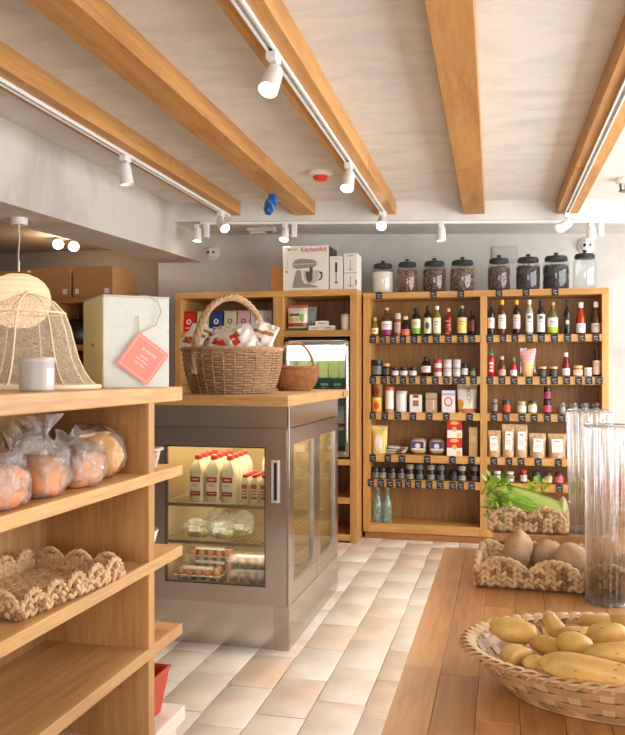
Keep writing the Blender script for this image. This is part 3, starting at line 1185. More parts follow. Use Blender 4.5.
def scallop_basket(name, label, loc, rz, w_, d_, h, nw, nd, sc=1.0, hs=.4, floor_strands=False, group='scalloped woven baskets'):
    t = thing(name, label, 'basket', loc, rz, group)
    R_ = random.Random(int(w_ * 1000) + nw)

    def top(u, L_, n):
        return h * (1 - hs) + h * hs * abs(math.sin(PI * n * u / L_)) ** .7
    step, zst = .0125 * sc, .0125 * sc
    flare = .06
    walls = [((-w_ / 2, -d_ / 2), (1, 0), (0, -1), w_, nw), ((w_ / 2, d_ / 2), (-1, 0), (0, 1), w_, nw),
             ((w_ / 2, -d_ / 2), (0, 1), (1, 0), d_, nd), ((-w_ / 2, d_ / 2), (0, -1), (-1, 0), d_, nd)]
    for (ox, oy), (ux, uy), (nx, ny), L_, n in walls:
        b, b2 = MB(), MB()
        ncol = int(L_ / step)
        for i in range(ncol + 1):
            u = L_ * i / ncol
            tz = top(u, L_, n)
            z = .0125 * sc
            while z < tz - .007 * sc:
                k = 1 if i % 2 else -1
                p = Vector((ox + ux * u + nx * (.004 + flare * z), oy + uy * u + ny * (.004 + flare * z), z))
                dv = Vector((ux * .62 * k, uy * .62 * k, .78 + R_.uniform(-.15, .15)))
                capsule(b if R_.random() < .74 else b2, p + Vector((nx, ny, 0)) * R_.uniform(-.001, .002), dv, (nx, ny, 0), .021 * sc * R_.uniform(.9, 1.1), .006 * sc, .8)
                capsule(b, p - Vector((nx, ny, 0)) * .009 * sc, Vector((-dv.x, -dv.y, dv.z)), (-nx, -ny, 0), .022 * sc, .0072 * sc)
                z += zst
        wl = b.build('woven_side', HY, t)
        wl['kind'] = 'stuff'
        wl = b2.build('dark_strands', HY2, t)
        wl['kind'] = 'stuff'
        # plaited rim following the scallops
        b = MB()
        m = int(18 * n)
        for ph in (0, PI):
            pts = []
            for i in range(m + 1):
                u = L_ * i / m
                z = top(u, L_, n)
                a = i * 1.25 + ph
                o_ = .0038 * sc
                e = flare * z
                pts.append((ox + ux * u + nx * (e + o_ * math.cos(a)), oy + uy * u + ny * (e + o_ * math.cos(a)), z + o_ * math.sin(a)))
            b.tube(pts, .0048 * sc, 6)
        b.build('rim', HY, t)
    b = MB()
    if floor_strands:
        ny_ = int(d_ / (.017 * sc))
        for j in range(ny_):
            y = -d_ / 2 + (j + .5) * d_ / ny_
            nx_ = int(w_ / (.03 * sc))
            for i in range(nx_):
                x = -w_ / 2 + (i + .5 + (.5 if j % 2 else 0)) * w_ / nx_
                if x > w_ / 2 - .01:
                    continue
                capsule(b, (x, y, .006), (1, R_.uniform(-.35, .35), R_.uniform(-.05, .05)), (0, 0, 1), .042 * sc, .0095 * sc)
        q = b.build('woven_base', HY, t)
        q['kind'] = 'stuff'
        b = MB()
    b.box(-w_ / 2, w_ / 2, -d_ / 2, d_ / 2, 0, .004)
    b.build('base', HYD, t)
    return t


scallop_basket('woven_tray', 'empty scalloped woven tray on the left oak shelf', (-1.04, 1.60, .753), math.radians(84), .36, .25, .054, 5, 3, 1.0, .58, True)
scallop_basket('woven_basket', 'scalloped woven basket holding big brown potatoes', (.145, 1.985, .75), math.radians(-4), .40, .19, .068, 3.5, 2, .95, .46)
scallop_basket('woven_basket', 'scalloped woven basket holding the celery on the riser', (.058, 2.213, RZ), 0, .185, .165, .064, 2, 2, .95, .44)
scallop_basket('woven_basket', 'scalloped woven basket of carrots behind the fluted vases', (.375, 2.342, RZ), 0, .26, .15, .066, 2, 2, .95, .44)


def willow(name, label, loc, rz, rb, rt, h, ry, rows, stakes, wr, col, handle, hz, hr=.012, bulge=0.0):
    """round wicker basket: wavy weavers over upright stakes, plaited rim, wrapped arch handle"""
    t = thing(name, label, 'basket', loc, rz, 'wicker baskets on the fridge')
    mt = M(col, .6, var=.28, bscale=35, bump=.4)

    def rad(z):
        q = z / h
        return rb + (rt - rb) * q + bulge * math.sin(PI * min(1, q))
    b = MB()
    for k in range(rows):
        z = .006 + (h - .02) * k / (rows - 1)
        pts = []
        n = stakes * 4
        for i in range(n):
            a = 2 * PI * i / n
            r = rad(z) + wr * 1.1 * math.cos(stakes * a / 2 + PI * k)
            pts.append((r * math.cos(a), r * ry * math.sin(a), z + .0012 * math.sin(7 * a + k)))
        b.tube(pts, wr * (1 + .12 * math.sin(k * 5.1)), 6, closed=True)
    b.build('weave', mt, t)
    b = MB()
    for i in range(stakes):
        a = 2 * PI * i / stakes + PI / stakes * 0
        b.tube([(rad(z) * math.cos(a), rad(z) * ry * math.sin(a), z) for z in (0, h * .25, h * .5, h * .75, h)], wr * .9, 6)
    b.build('stakes', mt, t)
    b = MB()
    for ph in range(3):
        pts = []
        for i in range(120):
            a = 2 * PI * i / 120
            q = a * 16 + ph * 2 * PI / 3
            r = rad(h) + .007 * math.cos(q)
            pts.append((r * math.cos(a), r * ry * math.sin(a), h + .006 * math.sin(q)))
        b.tube(pts, wr * 1.5, 6, closed=True)
    b.build('rim', mt, t)
    MB().lathe([(0, .004), (rb, .004), (rb, .012), (0, .012)], sy=ry, seg=32).build('base', mt, t)
    b = MB()
    for ph in range(4):
        pts = []
        n = 70
        for i in range(n + 1):
            a = PI * i / n
            q = i * .55 + ph * PI / 2
            x = -(rad(h) - .002) * math.cos(a)
            z = h * .45 + (hz - h * .45) * math.sin(a) ** .8
            cx_, cz_ = math.cos(a), math.sin(a)
            o1, o2 = hr * .5 * math.cos(q), hr * .5 * math.sin(q)
            pts.append((x - cx_ * o1, o2, z + cz_ * o1))
        b.tube(pts, hr * .62, 6)
    hd = b.build('handle', mt, t, rot=(0, 0, handle))
    return t


willow('wicker_basket', 'large grey wicker basket of snack packets on the oak counter', (-1.315, 3.78, 1.1455), math.radians(62), .205, .252, .215, .92, 17, 28, .0042, (164, 130, 96), 0, .475, .017, .012)
willow('wicker_basket', 'small brown wicker basket with arched handle behind the large one', (-1.145, 4.34, 1.1455), math.radians(30), .085, .132, .13, .85, 15, 24, .0036, (158, 104, 56), math.radians(15), .27, .008, .018)


def pillow(w_, d_, h, nu=12, nv=12, seed=0, crinkle=.06, seal=.07, belly=.5):
    """sealed pouch: full in the middle, flat at the seals"""
    b = MB()
    for side in (-1, 1):
        vs, fs = [], []
        for j in range(nv + 1):
            v = j / nv
            for i in range(nu + 1):
                u = i / nu * 2 - 1
                env = max(0, math.sin(PI * min(1, max(0, (v - .0) / (1 - seal)) ** belly))) ** .6 if v < 1 - seal else 0
                if belly < .45:
                    env = (1 - (max(0, v) / (1 - seal)) ** 2) ** .7 if v < 1 - seal else 0
                y = side * d_ / 2 * env * max(0, 1 - abs(u) ** 2.4) ** .6
                x = u * w_ / 2 * (1 - .06 * env)
                nz = noise.noise(Vector((u * 2.3 + seed * 5.1, v * 4.1, side * 2.2 + seed)))
                y += nz * crinkle * d_
                vs.append((x, y + side * .0006, v * h))
        for j in range(nv):
            for i in range(nu):
                q = (j * (nu + 1) + i, j * (nu + 1) + i + 1, (j + 1) * (nu + 1) + i + 1, (j + 1) * (nu + 1) + i)
                fs.append(q if side < 0 else q[::-1])
        b.add(vs, fs)
    return b


# snack packets heaped in the large basket
packs = [(-.17, -.06, (226, 220, 208), (190, 40, 36), 20, 'white and red snack packet at the left of the basket'),
         (-.115, .03, (206, 172, 128), (150, 96, 52), -30, 'brown kraft snack packet tilted in the basket'),
         (-.04, -.07, (226, 216, 206), (186, 34, 36), 8, 'white snack packet with bold red print at the front'),
         (.01, .02, (236, 232, 226), (200, 60, 50), -12, 'white crumpled snack packet in the middle of the basket'),
         (.07, -.08, (230, 222, 212), (196, 44, 40), 75, 'red and white snack packet lying on its side'),
         (.12, .0, (236, 234, 228), (206, 70, 50), 100, 'silvery white snack packet at the right'),
         (.17, -.04, (228, 218, 204), (168, 110, 64), 25, 'clear topped brown snack packet at the right rim'),
         (-.08, .1, (232, 226, 216), (176, 40, 40), -60, 'white snack packet at the back of the basket'),
         (.06, .1, (206, 176, 136), (232, 222, 206), 50, 'tan snack packet at the back right of the basket'),
         (-.2, .03, (224, 220, 212), (160, 120, 80), 65, 'pale crinkled packet poking over the left rim')]
for k, (x, y, c1, c2, rt, lb) in enumerate(packs):
    t = thing('snack_packet', lb, 'packet', (-1.32 + x, 3.78 + y * 1.3, 1.405 - .012 * (k % 3)), 0, 'snack packets in the wicker basket')
    t.rotation_euler = (math.radians(random.uniform(-40, -10)), math.radians(rt * .8), math.radians(random.uniform(-25, 25)))
    pillow(.125, .05, .15, 16, 18, k, .3, .1, 1.0).build('pouch', PRINT(c1, spots=tuple((random.uniform(.1, .9), random.uniform(.15, .85), random.uniform(.08, .26), random.uniform(.04, .12), random.choice((c2, c2, (158, 108, 64), (238, 234, 226), (236, 232, 224))), 'r') for _ in range(9)), rough=.22), t, loc=(0, 0, -.06))
    MB().box(-.059, .059, -.0015, .0015, .073, .082).build('crimp', M(c1, .3), t)
# filling under the visible packets
t = thing('paper_shred', 'bed of crumpled brown paper under the snack packets', 'paper', (-1.32, 3.78, 1.16))
MB().lathe([(0, 0), (.19, 0), (.2, .06), (.21, .15), (.15, .17), (0, .18)], sy=.9, seg=24).build('wad', M((186, 148, 108), .8, bump=.8, bscale=30, var=.2), t)

# ------------------------------------------------------------------ potatoes
POT_Y = M((208, 164, 90), .45, var=.3, bscale=18, bump=.4)
POT_B = M((178, 142, 106), .75, var=.22, bscale=30, bump=.5)
EYE = M((160, 116, 66), .8)


def potato(label, loc, rot, sx, sy, sz, seed, mt, bend=0, amp=.22, grp=''):
    t = thing('potato', label, 'potato', loc, 0, grp)
    t.rotation_euler = tuple(math.radians(v) for v in rot)
    R_ = random.Random(seed)
    b = MB().blob(sx, sy, sz, (0, 0, 0), 22, 18, amp=amp, freq=1.1, seed=seed, power=.86, bend=bend)
    b.build('skin', mt, t, sharp=180)
    e = MB()
    for k in range(6):
        a, q = R_.uniform(0, 2 * PI), R_.uniform(-.6, .6)
        d = Vector((math.sin(q), math.cos(q) * math.cos(a), math.cos(q) * math.sin(a)))
        dp = Vector([math.copysign(abs(v) ** .86, v) for v in d])
        kk = 1 + amp * noise.noise(dp * 1.1 + Vector((seed * 3.7, seed * 1.3, seed * 2.1)))
        p = Vector((dp.x * sx * kk, dp.y * sy * kk + bend * (dp.x * kk) ** 2, dp.z * sz * kk))
        e.blob(.0024, .0016, .0009, p * .994, 6, 4)
    e.build('eyes', EYE, t)['kind'] = 'stuff'


# oval chip basket
OX, OY = .175, 1.325
oc = thing('chip_basket', 'oval splint basket of knobbly yellow potatoes in front', 'basket', (OX, OY, TZ), math.radians(4))
CH = M((192, 150, 102), .45, var=.2, bscale=30, bump=.2)
CH2 = M((216, 182, 140), .45, var=.14, bscale=30)
ra, rb_, hb = .232, .168, .064


def oval(a, q, o=0):
    f = .74 + .26 * q ** .8
    return ((ra * f + o) * math.cos(a), (rb_ * f + o) * math.sin(a), .003 + hb * q)


for k in range(5):
    b = MB()
    n = 112
    zq0, zq1 = k / 5 + .006, (k + 1) / 5 - .006
    vs, fs = [], []
    for i in range(n):
        a = 2 * PI * i / n
        o = .0032 * math.cos(14 * a + PI * k)
        for q, e in ((zq0, 0), (zq1, 0), (zq1, -.0018), (zq0, -.0018)):
            vs.append(oval(a, q, o + e))
    for i in range(n):
        j = (i + 1) % n
        for m in range(4):
            fs.append((i * 4 + m, j * 4 + m, j * 4 + (m + 1) % 4, i * 4 + (m + 1) % 4))
    b.add(vs, fs)
    b.build('weaver', CH, oc)
for i in range(28):
    a = 2 * PI * i / 28
    b = MB()
    vs = []
    for j in range(9):
        q = j / 8
        for da in (-.045, .045):
            vs.append(oval(a + da, q, -.001))
        for da in (.045, -.045):
            vs.append(oval(a + da, q, -.0025))
    fs = [(j * 4 + m, j * 4 + (m + 1) % 4, j * 4 + 4 + (m + 1) % 4, j * 4 + 4 + m) for j in range(8) for m in range(4)] + [(3, 2, 1, 0), (32, 33, 34, 35)]
    b.add(vs, fs)
    b.build('splint', CH2, oc)
b = MB().lathe([(0, .001), (.74, .001), (.74, .004), (0, .004)], seg=48)
b.v = [(x * ra, y * rb_, z) for x, y, z in b.v]
b.build('base', CH, oc)
b = MB()
n = 130
for off, zz in ((.003, .0), (-.004, .0)):
    pts = []
    for i in range(n):
        a = 2 * PI * i / n
        x, y, z = oval(a, 1.0, off)
        pts.append((x, y, z + zz))
    b.tube(pts, .006, 6, closed=True, flat=.45)
b.build('rim_hoop', CH2, oc)
# looped curls of splint round the rim at both ends
for i in range(64):
    a = 2 * PI * i / 64
    pts = []
    for j in range(9):
        q = j / 8
        aa = a + .16 * q
        x, y, z = oval(aa, 1.0, .008 * math.cos(PI * q))
        pts.append((x, y, z - .004 + .009 * math.sin(PI * q)))
    MB().tube(pts, .0075, 5, flat=.3).build('lashing', CH2, oc)

yp = [  # x, y, z from the middle of the basket floor, turn, half sizes, bend
    (-.160, .033, .094, (10, 6, 0), (.037, .0185, .0185), .003, 'plump yellow potato leaning on the left rim'),
    (-.163, -.042, .076, (0, -8, 52), (.030, .0155, .0155), -.009, 'curved pale potato at the left end of the basket'),
    (-.131, -.076, .079, (0, 12, 84), (.029, .0145, .0145), .008, 'short bent potato between the pale and the long ones'),
    (-.095, .062, .096, (0, 24, -62), (.033, .0135, .0135), .006, 'slim potato leaning down from the back rim'),
    (-.070, -.055, .106, (0, 0, -6), (.027, .020, .019), 0, 'small round yellow potato on top of the heap'),
    (-.054, -.142, .099, (0, 6, -6), (.074, .0195, .0195), -.009, 'longest yellow potato lying across the front'),
    (-.018, -.003, .106, (0, 0, 14), (.031, .0215, .020), 0, 'fat round yellow potato right of the small one'),
    (-.020, -.098, .112, (0, -4, 12), (.043, .0165, .0165), .005, 'yellow potato above the right end of the longest one'),
    (-.016, .118, .090, (0, 0, 10), (.036, .0150, .015), .004, 'yellow potato by the back rim of the oval basket'),
    (.030, .110, .096, (0, 0, -12), (.034, .0165, .0165), 0, 'yellow potato at the back right of the oval basket'),
    (-.1, -.11, .07, (0, 6, -26), (.040, .0155, .0155), .004, 'yellow potato tucked under the longest one at the front rim'),
    (.040, -.128, .08, (0, 0, 4), (.040, .0175, .0175), 0, 'yellow potato under the right end of the longest one'),
    (.050, -.035, .104, (0, 0, 60), (.036, .0180, .018), 0, 'yellow potato right of the fat round one'),
    (.110, .030, .096, (0, 0, 30), (.045, .0190, .019), 0, 'yellow potato near the right end of the oval basket'),
    (.120, -.060, .092, (0, 0, -30), (.045, .0190, .019), 0, 'yellow potato at the right front of the oval basket'),
    (-.060, .040, .088, (0, 0, 20), (.036, .0170, .017), .004, 'yellow potato in the dip behind the small round one'),
    (-.105, .005, .080, (0, 0, -40), (.034, .0165, .0165), 0, 'yellow potato half hidden beside the plump one'),
    (-.110, -.015, .042, (0, 0, 20), (.060, .027, .024), 0, 'yellow potato buried at the left of the heap'),
    (-.020, .055, .050, (0, 0, -40), (.065, .030, .028), 0, 'yellow potato buried in the middle of the heap'),
    (.055, .010, .052, (0, 0, 30), (.065, .030, .028), 0, 'yellow potato buried at the right of the heap'),
    (-.040, -.040, .060, (0, 0, 85), (.055, .030, .026), 0, 'yellow potato at the bottom of the oval basket'),
    (-.020, -.090, .050, (0, 0, 5), (.070, .028, .026), 0, 'yellow potato low against the front of the basket'),
    (-.060, .075, .060, (0, 0, 10), (.050, .020, .020), 0, 'yellow potato low against the back of the basket'),
    (.030, .060, .076, (0, 0, -20), (.045, .020, .020), 0, 'yellow potato under the ones at the back rim'),
]

for k, (x, y, z, r, sz, bd, lb) in enumerate(yp):
    potato(lb, (OX + x, OY + y, TZ + max(z - .019, sz[2] + .006)), r, *sz, k + 1, POT_Y, bd, .2, 'yellow potatoes in the oval basket')
bp_ = [(.028, 2.005, .808, (0, -72, 20), (.056, .034, .034), 'tall brown potato standing at the left of the basket'),
       (.099, 2.037, .80, (0, -60, 0), (.044, .033, .033), 'brown potato in the middle behind the other two'),
       (.148, 1.966, .802, (0, -68, -15), (.048, .04, .04), 'broad brown potato on the right beside the vase'),
       (.225, 2.035, .80, (0, -30, 0), (.06, .042, .04), 'brown potato behind the front fluted vase'),
       (.295, 1.97, .80, (0, -20, 30), (.05, .038, .038), 'brown potato at the right end of its basket'),
       (-.02, 1.95, .782, (0, 0, 60), (.035, .03, .03), 'little brown potato low in the left corner')]
for k, (x, y, z, r, sz, lb) in enumerate(bp_):
    potato(lb, (x, y, z), r, *sz, k + 31, POT_B, 0, .16, 'brown potatoes in the scalloped basket')

# ------------------------------------------------------------------ celery
ce = thing('celery', 'green bunch of celery lying across the woven basket', 'celery', (.143, 2.165, .896))
R_ = random.Random(11)
CG = [M(c, .4, var=.12, bscale=25) for c in ((150, 182, 62), (172, 198, 84), (124, 164, 44), (186, 206, 104))]
stalks = [(-.02, .0, -.012, 0), (-.012, .012, .012, 1), (-.024, -.012, .01, 2), (-.004, .02, -.008, 3), (-.006, -.02, .0, 0), (-.012, 0, .026, 1), (0, .012, .026, 2), (-.004, -.018, .022, 3)]
lv = MB()


def leaf(mb, p, d, L_):
    d = Vector(d).normalized()
    s_ = d.cross(Vector((R_.uniform(-.6, .6), R_.uniform(-.6, .6), 1))).normalized()
    nn = s_.cross(d)
    q = [(0, 0), (.25, .32), (.4, .24), (.55, .46), (.7, .26), (.82, .3), (1, 0), (.82, -.3), (.7, -.26), (.55, -.46), (.4, -.24), (.25, -.32)]
    vs = [p + d * (u * L_) + s_ * (v * L_) + nn * (L_ * (.12 * math.sin(u * 3) - .35 * abs(v))) for u, v in q]
    c = p + d * (.5 * L_) + nn * L_ * .14
    vs.append(c)
    mb.add(vs, [(i, (i + 1) % 12, 12) for i in range(12)])


for k, (dx, dy, dz, cm) in enumerate(stalks):
    sp = (k - 3.5) * .012
    p0 = Vector((.0, dy * .9, -.018 + dz * .8))
    p1 = Vector((-.05, dy * 1.2, -.004 + dz * 1.1))
    p2 = Vector((-.105, dy * 1.5 + sp * .5, .014 + dz * 1.2))
    p3 = Vector((-.14 - R_.uniform(0, .02), dy * 1.8 + sp, .024 + dz * .9))
    pts, W = [], []
    b = MB()
    n = 10
    vs = []
    for i in range(n + 1):
        q = i / n
        a, b2, c, d = (1 - q) ** 3, 3 * q * (1 - q) ** 2, 3 * q * q * (1 - q), q ** 3
        p = p0 * a + p1 * b2 + p2 * c + p3 * d
        wd = .020 * (1 - q) ** .6 + .005
        ang = math.atan2(dz, dy + 1e-4)
        o1 = Vector((0, math.cos(ang), math.sin(ang)))
        s1 = Vector((0, -math.sin(ang), math.cos(ang)))
        for m in range(9):
            u = m / 8 * 2 - 1
            rib = .0009 * (1 if m % 2 else -1)
            vs.append(p + s1 * (u * wd) + o1 * (wd * .45 * (1 - u * u) + rib))
        for m in range(8, -1, -1):
            u = m / 8 * 2 - 1
            vs.append(p + s1 * (u * wd * .9) + o1 * (wd * .45 * (1 - u * u) - .004))
    fs = [(i * 18 + m, i * 18 + (m + 1) % 18, (i + 1) * 18 + (m + 1) % 18, (i + 1) * 18 + m) for i in range(n) for m in range(18)] + [tuple(range(18))[::-1], tuple(n * 18 + m for m in range(18))]
    b.add(vs, fs)
    b.build('stalk', CG[cm], ce)
    for j in range(15):
        pp = p3 + Vector((R_.uniform(-.04, .03), R_.uniform(-.015, .045), R_.uniform(-.03, .03)))
        leaf(lv, pp, (R_.uniform(-1, .4), R_.uniform(-.8, .4), R_.uniform(-.7, .7)), R_.uniform(.014, .026))
lo = lv.build('leaves', M((138, 176, 48), .45, var=.25, bscale=20), ce, sharp=180)
lo['kind'] = 'stuff'
lv2 = MB()
for j in range(30):
    leaf(lv2, Vector((-.06 + R_.uniform(-.02, .03), .03 + R_.uniform(-.02, .02), .052 + R_.uniform(-.02, .016))), (R_.uniform(-1, 1), R_.uniform(-.5, .5), R_.uniform(-.1, 1)), R_.uniform(.012, .022))
lo = lv2.build('heart_leaves', M((196, 212, 66), .45, var=.15, bscale=20), ce, sharp=180)
lo['kind'] = 'stuff'
MB().blob(.012, .03, .03, (.004, 0, .0), 14, 8, amp=.2, freq=2, seed=2).build('root_end', M((214, 216, 150), .5, var=.1), ce)

# carrots and leeks behind the vases
for k in range(9):
    x, y = .285 + (k % 5) * .045, 2.312 + (k // 5) * .062
    t = thing('carrot', ['orange carrot leaning out of the basket, leftmost of front row', 'orange carrot in the front row, second from left', 'orange carrot in the middle of the front row', 'orange carrot in the front row, fourth from left', 'orange carrot at the right end of the front row', 'orange carrot in the back row, leftmost', 'orange carrot in the back row, second from left', 'orange carrot in the back row, third from left', 'orange carrot at the right end of the back row'][k], 'carrot', (x, y, RZ + .012), 0, 'carrots in the far basket')
    t.rotation_euler = (math.radians(-12 + 6 * (k % 3)), math.radians(-10 + 5 * (k % 5)), 0)
    MB().lathe([(0, 0), (.004, .002), (.009, .03), (.015, .075), (.0185, .105), (.016, .118), (.006, .122), (0, .12)], seg=16).build('root', M((230, 104, 48), .5, var=.12, bscale=40, bump=.3), t, sharp=180)
    MB().tube([(0, 0, .118), (.003, 0, .14), (.008, 0, .155)], .004, 6).build('stem', M((140, 150, 70), .5), t)
for k in range(3):
    t = thing('leek', ['white and green leek nearest the celery', 'white leek behind the far vase, middle', 'white leek behind the far vase, right'][k], 'leek', (.183 + k * .0195, 2.34, RZ), 0, 'leeks behind the far vase')
    MB().tube([(0, 0, 0), (0, 0, .04), (.002, 0, .075)], .009, 10).build('shank', M((228, 226, 196), .4), t)
    MB().tube([(.002, 0, .075), (.004, 0, .095), (.008, -.002, .115)], lambda q: .009 + .004 * q, 10, flat=.6).build('green_top', M((150, 176, 84), .5), t)


# ------------------------------------------------------------------ fluted glass vases
def vase(label, loc, r0, r1, h, n):
    t = thing('fluted_vase', label, 'vase', loc, 0, 'fluted glass vases')
    gm = FLUTED()
    seg = n * 6
    vs, fs = [], []
    zs_ = [0, .01, .04, h * .3, h * .6, h * .9, h - .008, h]
    for z in zs_:
        q = z / h
        r = r0 + (r1 - r0) * q ** 1.5 + (.002 if z == h else 0)
        for i in range(seg):
            a = 2 * PI * i / seg
            k = r * (1 + (.11 if z < h - .002 else .04) * abs(math.cos(a * n / 2)) - .06)
            vs.append((k * math.cos(a), k * math.sin(a), z))
    m = len(zs_)
    for j in range(m - 1):
        for i in range(seg):
            fs.append((j * seg + i, j * seg + (i + 1) % seg, (j + 1) * seg + (i + 1) % seg, (j + 1) * seg + i))
    b = MB().add(vs, fs)
    b.build('fluted_wall', gm, t, solid=.0022, sharp=25)
    MB().lathe([(0, 0), (r0 * .94, 0), (r0 * .94, .008), (0, .01)], seg=40).build('base', CLEAR((246, 248, 250), 1.2, .1, (240, 243, 246), .05), t)
    pts = [((r1 + .001) * math.cos(2 * PI * i / 60), (r1 + .001) * math.sin(2 * PI * i / 60), h) for i in range(60)]
    MB().tube(pts, .0022, 6, closed=True).build('rim', CLEAR((244, 248, 250), 2.2, .35, (240, 243, 246), .05), t)
    return t


vase('front fluted clear glass vase beside the brown potatoes', (.216, 1.838, TZ), .043, .044, .385, 20)
vase('taller fluted clear glass vase standing behind the front one', (.216, 2.19, RZ), .052, .056, .315, 18)

# ------------------------------------------------------------------ goods on top of the left shelving
t = thing('candle_jar', 'grey lidded candle jar in front of the cloche', 'candle', (-.982, 1.54, 1.208))
MB().lathe([(0, 0), (.033, 0), (.0365, .004), (.0365, .062), (.0355, .064)], seg=36).build('pot', M((186, 180, 173), .4), t)
MB().lathe([(.0375, .0625), (.0375, .071), (.035, .0735), (0, .0735)], seg=36).build('lid', M((192, 186, 179), .45), t)
MB().lathe([(.0368, .014), (.0368, .05)], seg=10, a0=math.radians(-24), a1=math.radians(14)).build('label', M((238, 236, 230), .5), t)

ck = thing('food_cloche', 'bell-shaped rattan mesh food cloche on the left shelf top', 'cloche', (-1.129, 1.734, 1.208))
prof = [(.168, .006), (.15, .02), (.133, .045), (.12, .075), (.11, .11), (.1, .15), (.087, .185), (.062, .212), (.03, .228), (.004, .233)]
mm = bpy.data.materials.new('open_mesh')
mm.use_nodes = True
nt = mm.node_tree
bs = nt.nodes['Principled BSDF']
bs.inputs['Base Color'].default_value = lin((240, 220, 188))
bs.inputs['Roughness'].default_value = .7
tr = nt.nodes.new('ShaderNodeBsdfTransparent')
mx = nt.nodes.new('ShaderNodeMixShader')
tc = nt.nodes.new('ShaderNodeTexCoord')
nz = nt.nodes.new('ShaderNodeTexNoise')
nz.inputs['Scale'].default_value = 160
nz.inputs['Detail'].default_value = 3
nz.inputs['Distortion'].default_value = 2.5
mr = nt.nodes.new('ShaderNodeMapRange')
mr.inputs['From Min'].default_value = .4
mr.inputs['From Max'].default_value = .6
mr.inputs['To Min'].default_value = .16
mr.inputs['To Max'].default_value = .44
nt.links.new(tc.outputs['Object'], nz.inputs['Vector'])
nt.links.new(nz.outputs['Fac'], mr.inputs['Value'])
nt.links.new(mr.outputs[0], mx.inputs[0])
nt.links.new(tr.outputs[0], mx.inputs[1])
nt.links.new(bs.outputs[0], mx.inputs[2])
nt.links.new(mx.outputs[0], nt.nodes['Material Output'].inputs['Surface'])
MB().lathe(prof, seg=48).build('mesh_cover', mm, ck, sharp=180)
RT = M((244, 226, 192), .6)
for k in range(8):
    a = 2 * PI * k / 8 + .3
    MB().tube([((r + .001) * math.cos(a), (r + .001) * math.sin(a), z) for r, z in prof], .0019, 6).build('rib', RT, ck)
for r, z in ((.088, .185), ):
    MB().tube([(r * math.cos(i * PI / 24), r * math.sin(i * PI / 24), z) for i in range(48)], .0022, 6, closed=True).build('hoop', RT, ck)
MB().tube([(.168 * math.cos(i * PI / 30), .168 * math.sin(i * PI / 30), .006) for i in range(60)], .006, 8, closed=True).build('base_hoop', M((236, 214, 184), .5), ck)
MB().lathe([(0, .228), (.01, .23), (.01, .238), (0, .241)], seg=16).build('knob', RT, ck)

ang = math.radians(33 + 13.5)
gb = thing('gift_box', 'white gift box with pale yellow side and pink tag', 'box', (-1.028, 1.922, 1.208), ang - math.radians(4))
bw, bd, bh = .18, .22, .243
MB().box(0, bw, .001, bd, .0, bh - .001).build('front_panel', PLASTER((216, 219, 210), .03, 60), gb, bevel=.0015)
MB().box(-.0012, 0.0, 0.002, bd, .002, bh - .004).build('side_panel', PLASTER((218, 208, 150), .03, 60), gb)
MB().box(-.001, bw + .001, -.0005, bd + .001, bh - .001, bh + .004).build('lid', M((196, 192, 176), .6), gb, bevel=.001)
scribble(gb, .036, .012, M((150, 124, 70), .5), (-.0016, bd * .5, bh * .48), (0, 0, -PI / 2), 5)
TW_ = M((198, 172, 130), .8)
b = MB().tube([(.092, -.003, bh - .05), (.092, -.005, bh - .1), (.098, -.006, .148)], .0016, 6)
b.tube([(.098, -.006, .148), (.14, -.007, .17), (.155, -.006, .205), (.146, -.004, .235), (.122, .002, bh + .005), (.098, .01, bh + .005)], .0016, 6)
b.build('twine', TW_, gb)
tg = MB().box(-.047, .047, -.003, -.0015, -.047, .047).build('gift_tag', M((238, 142, 128), .5), gb, loc=(.104, -.006, .0775), rot=(0, math.radians(36), 0))
tg.scale = (1.1, 1, 1.1)
b = MB()
for a, c, e, g in ((-.041, .041, -.0415, -.0405), (-.041, .041, .0405, .0415), (-.0415, -.0405, -.041, .041), (.0405, .0415, -.041, .041)):
    b.box(a, c, -.0034, -.003, e, g)
b.build('border', M((248, 222, 214), .5), tg)
tw = M((250, 236, 230), .5)
scribble(tg, .042, .009, tw, (.004, -.0034, .02), (0, 0, 0), 7)
scribble(tg, .026, .006, tw, (0, -.0034, .003), (0, 0, 0), 5)
scribble(tg, .034, .006, tw, (0, -.0034, -.007), (0, 0, 0), 6)
scribble(tg, .028, .006, tw, (0, -.0034, -.017), (0, 0, 0), 5)

# ------------------------------------------------------------------ wrapped loaves on the left shelf
FILM = CLEAR((254, 253, 252), 1.6, .15, (255, 252, 250), .2, 1.0, 38)
FILM2 = CLEAR((254, 253, 252), 1.5, .05, (238, 232, 228), .1, .7, 34)


def crust(c):
    return M(c, .7, var=.22, bscale=16, bump=.35)


